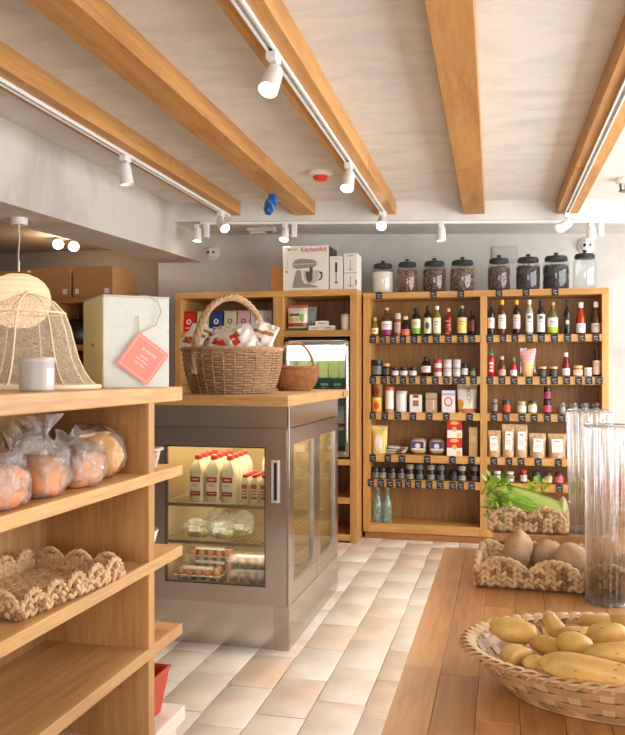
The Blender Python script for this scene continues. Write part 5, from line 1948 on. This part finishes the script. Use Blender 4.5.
TAGS = {
    'A': [-0.954, -0.879, -0.803, -0.729, -0.647, -0.566, -0.485, -0.397, -0.310, -0.231, -0.103, -0.011, 0.073, 0.171, 0.254, 0.343, 0.432, 0.527, 0.621],
    'B': [-0.954, -0.871, -0.803, -0.729, -0.662, -0.580, -0.492, -0.412, -0.347, -0.296, -0.217, -0.103, -0.018, 0.066, 0.171, 0.268, 0.343, 0.425, 0.506, 0.574, 0.641],
    'C': [-0.954, -0.864, -0.766, -0.654, -0.536, -0.412, -0.246, -0.075, 0.010, 0.122, 0.205, 0.295, 0.391],
    'D': [-0.954, -0.841, -0.736, -0.551, -0.368, -0.231, -0.075, 0.031, 0.115, 0.233, 0.370],
    'E': [-0.969, -0.894, -0.826, -0.758, -0.691, -0.617, -0.536, -0.456, -0.368, -0.310, -0.231, 0.377],
}
JARS = [
    (-0.896, 0.083, 0.250),
    (-0.710, 0.079, 0.256),
    (-0.509, 0.086, 0.258),
    (-0.303, 0.093, 0.259),
    (-0.040, 0.081, 0.264),
    (0.166, 0.087, 0.265),
    (0.361, 0.094, 0.270),
    (0.556, 0.082, 0.279),
]
TOPTAGS = [-0.908, -0.506, -0.308, -0.039, 0.149, 0.347]
PROF = {  # radius and height fractions; (body profile, cap profile, label range)
    'wine': ([(0, 0), (.94, 0), (1, .02), (1, .6), (.9, .68), (.45, .76), (.36, .82), (.36, .9)], [(.4, .88), (.4, .985), (.36, 1), (0, 1)], (.2, .5)),
    'oil': ([(0, 0), (.92, 0), (1, .02), (1, .64), (.92, .71), (.5, .79), (.42, .83), (.42, .9)], [(.5, .87), (.5, .985), (.46, 1), (0, 1)], (.18, .58)),
    'cork': ([(0, 0), (.92, 0), (1, .02), (1, .56), (.9, .65), (.5, .76), (.4, .8), (.4, .88), (.48, .9)], [(.34, .88), (.4, .92), (.42, .985), (.36, 1), (0, 1)], (.06, .52)),
    'sauce': ([(0, 0), (.92, 0), (1, .02), (1, .46), (.86, .58), (.56, .72), (.46, .82), (.46, .86)], [(.54, .83), (.54, .985), (.48, 1), (0, 1)], (.14, .44)),
    'squeeze': ([(0, 0), (.94, 0), (1, .02), (1, .62), (.9, .72), (.66, .78)], [(.72, .76), (.68, .84), (.34, .88), (.2, 1), (0, 1)], (.15, .5)),
    'jug': ([(0, 0), (.92, 0), (1, .03), (1, .5), (.8, .68), (.42, .78), (.4, .86)], [(.48, .84), (.48, .98), (.42, 1), (0, 1)], (.2, .52)),
    'jar': ([(0, 0), (.9, 0), (.98, .04), (.98, .68), (.86, .78), (.86, .82)], [(.95, .78), (.95, .98), (.9, 1), (0, 1)], (.12, .62)),
    'tin': ([(0, 0), (.98, 0), (.98, .84)], [(1.0, .82), (1.0, .97), (.96, 1), (0, 1)], (.1, .7)),
    'tub': ([(0, 0), (.9, 0), (.96, .03), (.96, .5)], [(1.0, .5), (1.0, .9), (.94, .94), (0, .94)], (.1, .45)),
    'can': ([(0, 0), (.95, 0), (.95, .86)], [(1.0, .85), (1.0, .97), (.95, 1), (0, 1)], (.1, .7)),
    'grinder': ([(0, 0), (.95, 0), (1, .03), (1, .66), (.86, .74)], [(.8, .72), (.95, .78), (.95, .95), (.7, 1), (0, 1)], (.15, .6)),
    'spice': ([(0, 0), (.92, 0), (1, .04), (1, .6), (.9, .66)], [(.96, .64), (.96, .97), (.9, 1), (0, 1)], (.06, .55)),
}
CATS = {'wine': ('bottle', 'bottle'), 'oil': ('bottle', 'bottle'), 'cork': ('bottle', 'bottle'), 'sauce': ('sauce_bottle', 'bottle'),
        'squeeze': ('squeeze_bottle', 'bottle'), 'jug': ('syrup_jug', 'bottle'), 'jar': ('jar', 'jar'), 'tin': ('tin', 'tin'), 'tub': ('tub', 'tub'), 'can': ('canister', 'tin'),
        'grinder': ('spice_grinder', 'grinder'), 'spice': ('spice_jar', 'jar'), 'box': ('carton', 'box'), 'pouch': ('pouch', 'packet'),
        'cone': ('cone_packet', 'packet'), 'flat': ('packet_pile', 'packets'), 'bundle': ('noodle_bundle', 'noodles'), 'window': ('grain_bag', 'bag'),
        'bail': ('clip_jar', 'jar'), 'clip': ('clip_bottle', 'bottle')}
GROUPS = {'A': 'stock on the top pantry shelf', 'B': 'stock on the second pantry shelf', 'C': 'stock on the third pantry shelf',
          'D': 'stock on the fourth pantry shelf', 'E': 'spice jars on the fifth pantry shelf', 'F': 'bottles on the bottom pantry shelf'}
GLASSY = {}


def bottle_mat(c):
    return M(tuple(int(v * .85) for v in c), .1, spec=.5)


for row in ITEMS:
    sh, x, w_, h, ty, lb, short, op = row[:8]
    lift = row[8] if len(row) > 8 else 0
    nm, cat = CATS[ty]
    r = w_ * .5
    r = min(r, .06)
    ydep = UF + .028 + r
    m_ = 1.06 if ty == 'window' else (.55 / .5 if ty == 'cone' else 1.02)
    hw_ = w_ / 2 * m_ + .002
    lo_, hi_ = (PX1, PM0) if x < -.15 else (PM1, PX2)
    x = min(max(x, lo_ + hw_), hi_ - hw_)
    z0 = SHELF[sh][0] + lift + .0003
    where = {'A': 'top', 'B': 'second', 'C': 'third', 'D': 'fourth', 'E': 'fifth', 'F': 'bottom'}[sh]
    lab = lb if 'shelf' in lb else lb + ', %s pantry shelf' % where
    t = thing(nm, lab, cat, (x, ydep, z0), 0, GROUPS[sh])
    if ty in PROF:
        body, cap, (l0, l1) = PROF[ty]
        bc = op.get('body', (34, 32, 32))
        cc = op.get('cap', (30, 29, 30))
        mt = bottle_mat(bc) if ty not in ('tin', 'can', 'tub') else PRINT(bc, bands=((0, .12, op['foot']),) if op.get('foot') else (), spots=((.5, .5, .28, .3, op['spot'], 'e'),) if op.get('spot') else ())
        sg = 18
        MB().lathe([(a * r, z * h) for a, z in body], seg=sg).build('container', mt, t)
        cm_ = M(cc, .4) if ty != 'spice' else M((32, 31, 32), .35)
        MB().lathe([(a * r, z * h) for a, z in cap], seg=sg).build('cap', cm_, t)
        if ty == 'squeeze':
            for k in range(3):
                MB().lathe([(r * 1.012, h * (.17 + .13 * k)), (r * 1.012, h * (.25 + .13 * k))], seg=8, a0=math.radians(-120 + 8 * (k % 2)), a1=math.radians(-62 - 10 * (k % 2))).build('white_print', M((230, 214, 206), .4), t)
        if ty == 'jug':
            MB().tube([(.3 * r, -.1 * r, h * .84), (.85 * r, -.1 * r, h * .82), (1.0 * r, -.1 * r, h * .7), (.8 * r, -.1 * r, h * .6)], .004, 6).build('handle', mt, t)
        lc = op.get('label', None)
        if ty in ('tin', 'can', 'tub') and not lc:
            MB().lathe([(r * .99, h * .02), (r * 1.0, h * .03), (r * 1.0, h * .05), (r * .99, h * .06)], seg=sg).build('seam', M(tuple(int(v * .85) for v in bc), .4), t)
        if op.get('fill'):
            for k in range(7):
                MB().blob(.016, .006, .006, ((k % 3 - 1) * .3 * r, -.93 * r, h * (.08 + .075 * k)), 8, 6, mat=None).build('pepper', M((206, 70, 56) if k % 2 else (222, 150, 90), .3), t)
        if lc:
            if ty == 'spice':
                lc = tuple(int(v * .72) for v in lc)
            if op.get('tall'):
                l0, l1 = .08, .6
            if op.get('low'):
                l0, l1 = .05, .34
            bands = ((0, .38, op['band']),) if op.get('band') else ()
            spots = [(.5, .5, .3, .22, op['spot'], 'e')] if op.get('spot') else []
            if not op.get('spot'):
                dk = tuple(int(v * .62) for v in lc)
                spots += [(.5, .74, .26, .035, dk, 'r'), (.5, .58, .2, .025, dk, 'r')]
            if op.get('emblem'):
                spots += [(.5, .84, .3, .06, (60, 64, 80), 'e')]
            mr_ = .98 if ty == 'jar' else 1.0
            MB().lathe([(r * mr_ * 1.012, h * l0), (r * mr_ * 1.012, h * l1)], seg=14, a0=math.radians(-170), a1=math.radians(-10)).build('paper_label', PRINT(lc, bands, tuple(spots)), t)
    elif ty == 'box':
        MB().box(-w_ / 2, w_ / 2, -r, min(r, .05), 0, h - .002).build('carton_body', PRINT(op['col'], op['bands'], op['spots']), t, bevel=.0015)
        MB().box(-w_ / 2 + .001, w_ / 2 - .001, -r + .002, min(r, .05) - .002, h - .002, h).build('flap', M(tuple(int(v * .95) for v in op['col']), .5), t)
    elif ty == 'pouch':
        pillow(w_, w_ * .6, h, 14, 16, len(lb), .07, .1, .3).build('pouch_body', PRINT(op['col'], op['bands'], op['spots'], .35), t)
        MB().box(-w_ * .47, w_ * .47, -.0016, .0016, h * .93, h).build('seal', M(tuple(int(v * .92) for v in op['col']), .35), t)
        MB().box(-w_ * .4, w_ * .4, -w_ * .26, w_ * .26, 0, .006).build('gusset', M(tuple(int(v * .8) for v in op['col']), .4), t)
        if op.get('glyph'):
            ik = M((24, 22, 22), .5)
            yy = -w_ * .3 - .003
            for pts in ([(-.01, .165), (.03, .17)], [(.012, .18), (.008, .15)], [(-.004, .15), (.02, .158), (.03, .145), (.012, .136)], [(.0, .125), (.016, .132), (.034, .115)], [(.004, .105), (.008, .085)], [(.026, .108), (.028, .085), (.016, .07)]):
                MB().tube([(a, yy, z) for a, z in pts], .0032, 6, flat=.6).build('brush_stroke', ik, t)
    elif ty == 'cone':
        n = 20
        b = MB().lathe([(0, 0), (r * .62, 0), (r * .7, .01), (r * .85, h * .5)], seg=n)
        b.build('cone_base', M((230, 190, 130), .5), t)
        b = MB()
        vs, fs = [], []
        for q in range(6):
            f = q / 5
            for i in range(n):
                a = 2 * PI * i / n
                sx_ = r * (.85 + .2 * f)
                sy_ = r * (.85 * (1 - f) + .04)
                vs.append((sx_ * math.cos(a), sy_ * math.sin(a), h * (.5 + .46 * f) + f * .012 * math.cos(a)))
        for q in range(5):
            for i in range(n):
                fs.append((q * n + i, q * n + (i + 1) % n, (q + 1) * n + (i + 1) % n, (q + 1) * n + i))
        b.add(vs, fs).build('folded_top', CHECK, t) if False else b.add(vs, fs).build('folded_top', PRINT((226, 130, 134), bands=tuple((k / 8, k / 8 + .05, (240, 214, 210)) for k in range(8)), spots=tuple((k / 6 + .08, .5, .03, .5, (236, 190, 188), 'r') for k in range(6))), t)
        pillow(w_ * 1.05, .004, h * .9, 8, 8, 3, .3, .05, 1.0).build('clear_wrap', CLEAR((250, 246, 246), 1.2, .1), t, loc=(.004, r * .5, h * .12))
    elif ty == 'flat':
        for k in range(3):
            pillow(w_ * .9, .1, .012, 8, 8, k, .1, .05, 1.0)
            b = MB().blob(w_ * .48, .06, .011, (0, 0, 0), 14, 10, amp=.15, freq=2, seed=k, power=.6)
            b.build('packet', PRINT((206, 200, 192), spots=((.7, .5, .14, .5, (128, 96, 80), 'r'),), rough=.3), t, loc=(.008 * (k - 1), .02, .012 + k * .018), rot=(0, math.radians(-3 + 3 * k), math.radians(8 * k - 6)))
    elif ty == 'bundle':
        MB().blob(.09, w_ / 2, h / 2, (0, 0, h / 2), 18, 12, power=.55, amp=.05, freq=3, seed=len(lb), mat=RM('Z', 90)).build('noodles', M((228, 204, 160), .6, var=.1, bscale=70), t, loc=(0, .06, 0))
        MB().blob(.094, w_ / 2 * 1.03, h / 2 * 1.03, (0, 0, h / 2), 18, 12, power=.55, mat=RM('Z', 90)).build('clear_wrap', CLEAR((250, 248, 244), 1.3, .1, (236, 232, 226), .1, .5, 40), t, loc=(0, .06, .0015))
        MB().box(-w_ * .36, w_ * .36, -.0385, -.0365, h * .3, h * .82).build('blue_label', PRINT((52, 60, 120), spots=((.5, .5, .22, .3, (226, 210, 190), 'e'), (.5, .1, .5, .1, (226, 222, 220), 'r'))), t)
    elif ty == 'window':
        d2 = min(w_ * .62, .075)
        pillow(w_, d2, h, 12, 14, len(lb) + int(x * 100), .06, .14, .3).build('contents', M(op['fill'], .7, var=.22, bscale=90, bump=.5), t)
        pillow(w_ * 1.03, d2 * 1.06, h * 1.01, 12, 14, len(lb) + int(x * 100), .06, .14, .3).build('clear_bag', CLEAR((250, 248, 246), 1.3, .1, (236, 230, 224), .1, .5, 30), t)
        MB().box(-w_ * .3, w_ * .28, -d2 * .58, -d2 * .56, h * .22, h * .78).build('paper_label', PRINT((234, 230, 222), spots=((.5, .82, .25, .03, (120, 112, 104), 'r'), (.5, .5, .38, .012, (160, 152, 146), 'r'), (.5, .42, .38, .012, (160, 152, 146), 'r'), (.5, .32, .38, .012, (160, 152, 146), 'r'))), t, rot=(math.radians(-3), math.radians(random.uniform(-3, 3)), 0))
    elif ty in ('bail', 'clip'):
        tint = (214, 232, 226) if ty == 'clip' else (232, 236, 232)
        if ty == 'bail':
            pr_ = [(0, 0), (r * .92, 0), (r, .005), (r, h * .62), (r * .8, h * .76), (r * .74, h * .82)]
        else:
            pr_ = [(0, 0), (r * .92, 0), (r, .006), (r, h * .52), (r * .55, h * .66), (r * .45, h * .74), (r * .45, h * .88)]
        MB().lathe(pr_, seg=20).build('glass_body', CLEAR(tint, 1.4, .22 if ty == 'clip' else .15, (196, 222, 212) if ty == 'clip' else (210, 212, 206)), t)
        top_ = pr_[-1]
        MB().lathe([(top_[0] * 1.1, top_[1]), (top_[0] * 1.1, h * .93), (top_[0] * .6, h), (0, h)], seg=18).build('lid', CLEAR(tint, 1.5, .4, (196, 206, 200)), t)
        b = MB().tube([(r * .95, 0, h * .6), (r * 1.05, -.003, h * .72), (top_[0] * 1.15, -.003, h * .86), (0, -top_[0] * 1.1, h * .93), (-top_[0] * 1.15, -.003, h * .86), (-r * 1.0, -.003, h * .7)], .0016, 5)
        b.tube([(top_[0] * 1.1 * math.cos(i * PI / 10), top_[0] * 1.1 * math.sin(i * PI / 10), top_[1]) for i in range(20)], .0016, 5, closed=True)
        b.build('wire_clip', STEEL((180, 178, 172), .3), t)
        if ty == 'bail':
            MB().lathe([(0, .004), (r * .88, .004), (r * .94, .01), (r * .94, h * .5), (0, h * .52)], seg=16).build('contents', M((186, 170, 130), .8, var=.2, bscale=80), t)

# price tags on the shelf lips: small chalk cards
TAGM = PRINT((34, 32, 34), spots=((.5, .68, .3, .05, (150, 148, 146), 'r'), (.42, .45, .24, .045, (128, 126, 124), 'r'), (.6, .24, .16, .05, (160, 158, 156), 'r')), rough=.7)
tb_ = MB().box(-.0235, .0235, -.0025, 0, -.026, .026)
tag_me = tb_.mesh('card')
tag_me.materials.append(TAGM)
clip_me = MB().box(-.012, .012, -.002, .004, .0262, .030).mesh('clip')
clip_me.materials.append(M((46, 44, 44), .4))
for sh, xs in TAGS.items():
    pool = [(it[1], it[6]) for it in ITEMS if it[0] == sh and len(it) < 9]
    for x in xs:
        pool.sort(key=lambda q: abs(q[0] - x))
        short = pool[0][1]
        far_ = abs(pool[0][0] - x) > .07
        lb = 'black price tag on the shelf lip under the %s' % short
        if far_:
            lb = 'black price tag on the shelf lip, nearest to the %s' % short
        pool.pop(0)
        z1, z0_ = SHELF[sh]
        zc_ = (z1 + z0_) / 2 + random.uniform(-.002, .002)
        t = thing('price_tag', lb, 'price tag', (x, UF - .001, zc_), 0, 'black price tags on the pantry shelves')
        t.rotation_euler = (0, math.radians(random.uniform(-3, 3)), 0)
        link('card', tag_me, t)
        link('clip', clip_me, t)
for k, x in enumerate(TOPTAGS):
    t = thing('price_tag', 'black price tag on the top board under the %s' % ['flour jar', 'third big jar from the left', 'fourth big jar from the left', 'fifth big jar from the left', 'sixth big jar from the left', 'dark jar next to the empty one'][k], 'price tag', (x, UF - .001, 1.816), 0, 'black price tags on the pantry shelves')
    link('card', tag_me, t)
    link('clip', clip_me, t)

# big lidded jars on top of the pantry
fills = [('white flour', (236, 226, 206), 0, 'big glass jar full of white flour'),
         ('brown flakes', (150, 104, 68), 1, 'big glass jar of tan dried slices beside the flour jar'),
         ('nuts', (120, 82, 56), 1, 'big glass jar of brown nuts, third from the left'),
         ('seeds', (142, 112, 84), 1, 'big glass jar of speckled nuts beside the middle upright'),
         ('pods', (104, 66, 58), 1, 'big glass jar of reddish brown pods, first right of the middle'),
         ('pods', (70, 48, 46), 1, 'big glass jar of dark pods, sixth from the left'),
         ('prunes', (48, 40, 40), 1, 'big glass jar of nearly black dried fruit'),
         (None, None, 0, 'empty big glass jar at the right end')]
for k, (x, r, h) in enumerate(JARS):
    what, fc, chunky, lb = fills[k]
    t = thing('storage_jar', lb, 'jar', (x, UF + .03 + r, 1.8403), 0, 'big lidded jars on top of the pantry')
    MB().lathe([(0, .002), (r * .93, .002), (r, .012), (r, h * .66), (r * .96, h * .72), (r * .8, h * .78), (r * .8, h * .8)], seg=32).build('glass_body', CLEAR((246, 248, 248), 1.3, .03 if what else .1), t)
    if what:
        if chunky:
            core = MB().lathe([(0, .006), (r * .84, .006), (r * .88, .02), (r * .88, h * .62), (0, h * .66)], seg=24)
            core.build('filling_core', M(tuple(int(v * .6) for v in fc), .9), t)
            R_ = random.Random(k)
            b = MB()
            for q in range(330):
                a, z = R_.uniform(0, 2 * PI), R_.uniform(.012, h * .64)
                if math.sin(a) > .45:
                    continue
                m = TM(r * .885 * math.cos(a), r * .885 * math.sin(a), z) @ Euler((R_.uniform(0, 3), R_.uniform(0, 3), R_.uniform(0, 3))).to_matrix().to_4x4()
                b.blob(R_.uniform(.008, .014), .006, .0045, (0, 0, 0), 6, 4, mat=m)
            for q in range(70):
                a, rr_ = R_.uniform(0, 2 * PI), r * .8 * math.sqrt(R_.random())
                m = TM(rr_ * math.cos(a), rr_ * math.sin(a), h * .655) @ Euler((R_.uniform(0, 3), R_.uniform(0, 3), R_.uniform(0, 3))).to_matrix().to_4x4()
                b.blob(.012, .006, .0045, (0, 0, 0), 6, 4, mat=m)
            o = b.build('filling', M(fc, .7, var=.5, bscale=45), t)
            o['kind'] = 'stuff'
        else:
            MB().lathe([(0, .006), (r * .9, .006), (r * .96, .014), (r * .96, h * .64), (r * .5, h * .68), (0, h * .69)], seg=32).build('filling', M(fc, .9, bump=.2, bscale=30), t)
    lr = r * .86
    MB().lathe([(lr * .95, h * .775), (lr, h * .785), (lr, h * .85), (lr * .9, h * .9), (lr * .45, h * .925), (0, h * .93)], seg=32).build('lid', M((44, 43, 44), .5), t)
    MB().lathe([(.0, h * .92), (.011, h * .925), (.009, h * .95), (.017, h * .97), (.015, h), (0, h)], seg=16).build('knob', M((44, 43, 44), .5), t)

# ------------------------------------------------------------------ goods in and on the wall unit
cof = [(-2.368, (196, 30, 34), (240, 220, 200), 'red coffee bag at the left end of the cubby'),
       (-2.255, (196, 206, 110), (236, 230, 200), 'lime green coffee bag behind the basket handle'),
       (-2.145, (34, 54, 110), (226, 222, 214), 'navy blue coffee bag in the cubby'),
       (-2.033, (206, 196, 156), (110, 96, 74), 'cream coffee bag with dark round seal'),
       (-1.926, (206, 158, 160), (120, 70, 76), 'dusty pink coffee bag with dark round seal'),
       (-1.82, (206, 200, 194), (150, 140, 130), 'pale grey coffee bag right of the pink one'),
       (-1.735, (176, 172, 168), (110, 106, 104), 'dark grey coffee bag against the divider')]
for k, (x, c1, c2, lb) in enumerate(cof):
    t = thing('coffee_bag', lb, 'bag', (x, LF + .075, 1.5585), math.radians(random.uniform(-4, 4)), 'coffee bags in the left cubby')
    ww = .1 if k < 6 else .07
    b = MB().hexa([(-ww / 2, -.03, 0), (ww / 2, -.03, 0), (ww / 2, .03, 0), (-ww / 2, .03, 0), (-ww / 2, -.012, .15), (ww / 2, -.012, .15), (ww / 2, .012, .15), (-ww / 2, .012, .15)])
    b.build('bag_body', PRINT(c1, spots=((.5, .52, .2, .14, c2, 'e'), (.5, .52, .1, .07, c1, 'e'), (.5, .2, .26, .02, c2, 'r')), rough=.4), t, bevel=.006)
    MB().box(-ww / 2, ww / 2, -.012, .012, .15, .158).build('folded_top', M(tuple(int(v * .9) for v in c1), .4), t)
t = thing('crisp_bag', 'white crisp bag with red and green print in the right cubby', 'bag', (-1.505, LF + .075, 1.5585), math.radians(-6), 'crisp bags in the right cubby')
pillow(.165, .075, .19, 14, 16, 3, .08, .06, .9).build('bag_body', PRINT((226, 220, 204), bands=((.0, .1, (70, 150, 60)), (.16, .3, (190, 70, 40)), (.9, 1.0, (200, 90, 90))), spots=((.78, .5, .1, .16, (110, 176, 80), 'e'), (.42, .62, .26, .05, (90, 100, 80), 'r'), (.4, .42, .2, .1, (220, 190, 140), 'e')), rough=.3), t)
MB().box(-.08, .08, -.0016, .0016, .181, .19).build('seal', M((206, 130, 130), .4), t)
t = thing('crisp_bag', 'silvery back crisp bag behind the white one', 'bag', (-1.455, LF + .17, 1.5585), math.radians(10), 'crisp bags in the right cubby')
pillow(.15, .07, .185, 12, 14, 8, .08, .06, .9).build('bag_body', M((150, 154, 150), .3), t)
MB().box(-.074, .074, -.0016, .0016, .177, .185).build('seal', M((160, 162, 158), .4), t)
for k, (x, y, z, lb) in enumerate(((-1.365, .06, 0, 'small white box in the right cubby, left of the pile'), (-1.265, .07, 0, 'small white box in the right cubby, right of the pile'), (-1.315, .07, .0345, 'small white box on top of the two others'))):
    t = thing('small_box', lb, 'box', (x, LF + y, 1.5585 + z), math.radians((4, -5, 2)[k]), 'small white boxes in the right cubby')
    MB().box(-.047, .047, -.035, .035, 0, .032).build('carton_body', PRINT((230, 222, 210), spots=((.5, .5, .3, .1, (120, 104, 92), 'r'),)), t, bevel=.0015)
    MB().box(-.046, .046, -.034, .034, .032, .0338).build('lid', M((232, 226, 214), .5), t)
t = thing('canister', 'cream canister with a beige lid in the right cubby', 'tin', (-1.135, LF + .06, 1.5585), 0)
MB().lathe([(0, 0), (.034, 0), (.036, .003), (.036, .098)], seg=24).build('body', M((226, 212, 188), .45), t)
MB().lathe([(.0375, .096), (.0375, .113), (.035, .116), (0, .116)], seg=24).build('lid', M((206, 184, 150), .5), t)

# boxes on top of the wall unit
ZT = 1.8533
t = thing('mixer_box', 'white stand mixer box with red brand name on the wall unit', 'box', (-1.43, LF + .02, ZT), math.radians(0))
wb, hb_, db = .348, .33, .30
MB().box(-wb / 2, wb / 2, 0, db, 0, hb_).build('carton_body', M((232, 226, 214), .5), t, bevel=.002)
MB().box(wb / 2, wb / 2 + .001, .004, db - .004, .004, hb_ - .004).build('dark_side', M((70, 62, 58), .5), t)
MB().box(wb / 2 - .002, wb / 2 + .0016, .0, db, hb_ - .0005, hb_ + .0006).build('top_edge', M((60, 54, 50), .5), t)
text(t, 'KitchenAid', .05, M((186, 36, 46), .5), (.06, -.001, hb_ - .03), sx=.86)
MB().box(-wb / 2 + .035, -wb / 2 + .06, -.0008, 0, hb_ - .034, hb_ - .016).build('gold_mark', M((206, 160, 60), .4), t)
MB().box(-wb / 2 + .065, -wb / 2 + .11, -.0008, 0, hb_ - .03, hb_ - .02).build('grey_print', M((176, 168, 158), .5), t)
MB().box(-wb / 2 + .03, -wb / 2 + .04, -.0008, 0, .16, .25).build('grey_print', M((206, 200, 190), .5), t)
MB().lathe([(0, 0), (.011, 0)], (-wb / 2 + .028, 0, 0), 14, mat=TM(0, -.0008, .14) @ RM('X', 90)).build('gold_mark', M((206, 160, 60), .4), t)
pr = M((150, 140, 128), .4)
pd = M((88, 78, 68), .4)
pl = M((190, 184, 174), .4)


def flat_poly(pts, y, name, mat):
    n = len(pts)
    b = MB().add([(a, y, z) for a, z in pts] + [(a, y - .0006, z) for a, z in pts], [tuple(range(n)), tuple(range(2 * n - 1, n - 1, -1))] + [(i, (i + 1) % n, (i + 1) % n + n, i + n) for i in range(n)])
    return b.build(name, mat, t)


flat_poly([(-.10, .02), (.085, .02), (.09, .03), (.03, .045), (-.01, .05), (-.03, .09), (-.035, .15), (-.07, .15), (-.085, .10), (-.1, .04)], -.0006, 'printed_mixer_stand', pr)
flat_poly([(-.1, .175), (-.1, .2), (-.085, .225), (-.04, .235), (.03, .23), (.07, .222), (.085, .205), (.085, .185), (.06, .17), (.0, .165), (-.07, .16)], -.0006, 'printed_mixer_head', pr)
flat_poly([(-.095, .19), (.08, .193), (.08, .2), (-.095, .198)], -.0012, 'printed_trim', pl)
flat_poly([(-.02, .145), (.105, .145), (.1, .1), (.085, .065), (.06, .045), (.02, .045), (-.003, .07), (-.015, .1)], -.0014, 'printed_bowl', pl)
flat_poly([(.0, .138), (.035, .138), (.04, .06), (.02, .058), (.004, .09)], -.0021, 'printed_shade', pd)
flat_poly([(.03, .17), (.055, .17), (.052, .07), (.034, .07)], -.0022, 'printed_beater', pd)
flat_poly([(.105, .14), (.125, .132), (.13, .1), (.115, .075), (.095, .07), (.1, .082), (.112, .09), (.118, .105), (.113, .12), (.105, .125)], -.0014, 'printed_handle', pd)

for x, wq, hq, lb, two in ((-1.20, .098, .245, 'narrow white hand blender box right of the mixer box', 0), (-1.094, .1, .262, 'narrow white boxed blender at the end, in two panels', 1)):
    t = thing('blender_box', lb, 'box', (x, LF + .02, ZT), 0, 'blender boxes on the wall unit')
    MB().box(-wq / 2, wq / 2, 0, .18, 0, hq).build('carton_body', M((230, 222, 214), .5), t, bevel=.002)
    MB().box(-wq / 2 + .003, wq / 2 - .003, .002, .178, hq, hq + .001).build('lid', M((222, 214, 206), .5), t)
    if not two:
        MB().box(-.008, .008, -.0008, 0, .13, .2).build('printed_blender', M((60, 52, 48), .4), t)
        MB().box(-.004, .004, -.0008, 0, .06, .13).build('printed_shaft', M((130, 118, 108), .4), t)
        MB().box(-.012, .012, -.0008, 0, .045, .06).build('printed_foot', M((130, 118, 108), .4), t)
        scribble(t, .05, .006, M((190, 150, 140), .5), (.01, -.0008, hq - .02), (0, 0, 0), 6, .001)
    else:
        MB().box(-wq / 2, wq / 2, -.0008, 0, .118, .122).build('printed_line', M((120, 112, 106), .5), t)
        for z in (.135, .015):
            MB().box(-.003, .003, -.0008, 0, z, z + .08).build('printed_shaft', M((150, 140, 132), .4), t)
            MB().box(-.02, .02, -.0008, 0, z + .01, z + .014).build('printed_foot', M((120, 108, 100), .4), t)
        scribble(t, .05, .008, M((60, 50, 50), .5), (0, -.0008, hq - .018), (0, 0, 0), 6, .0014)
        MB().box(wq / 2 - .012, wq / 2 - .004, -.0008, 0, .03, .07).build('printed_mark', M((60, 52, 50), .5), t)
t = thing('cardboard_box', 'plain cardboard box left of the mixer box', 'box', (-1.665, LF + .1, ZT), 0)
MB().box(-.055, .055, 0, .2, 0, .185).build('carton', M((190, 134, 84), .8, var=.06, bscale=20), t, bevel=.002)
MB().box(-.049, .049, .001, .098, .185, .188).box(-.049, .049, .102, .199, .185, .188).build('flaps', M((196, 140, 90), .8), t)
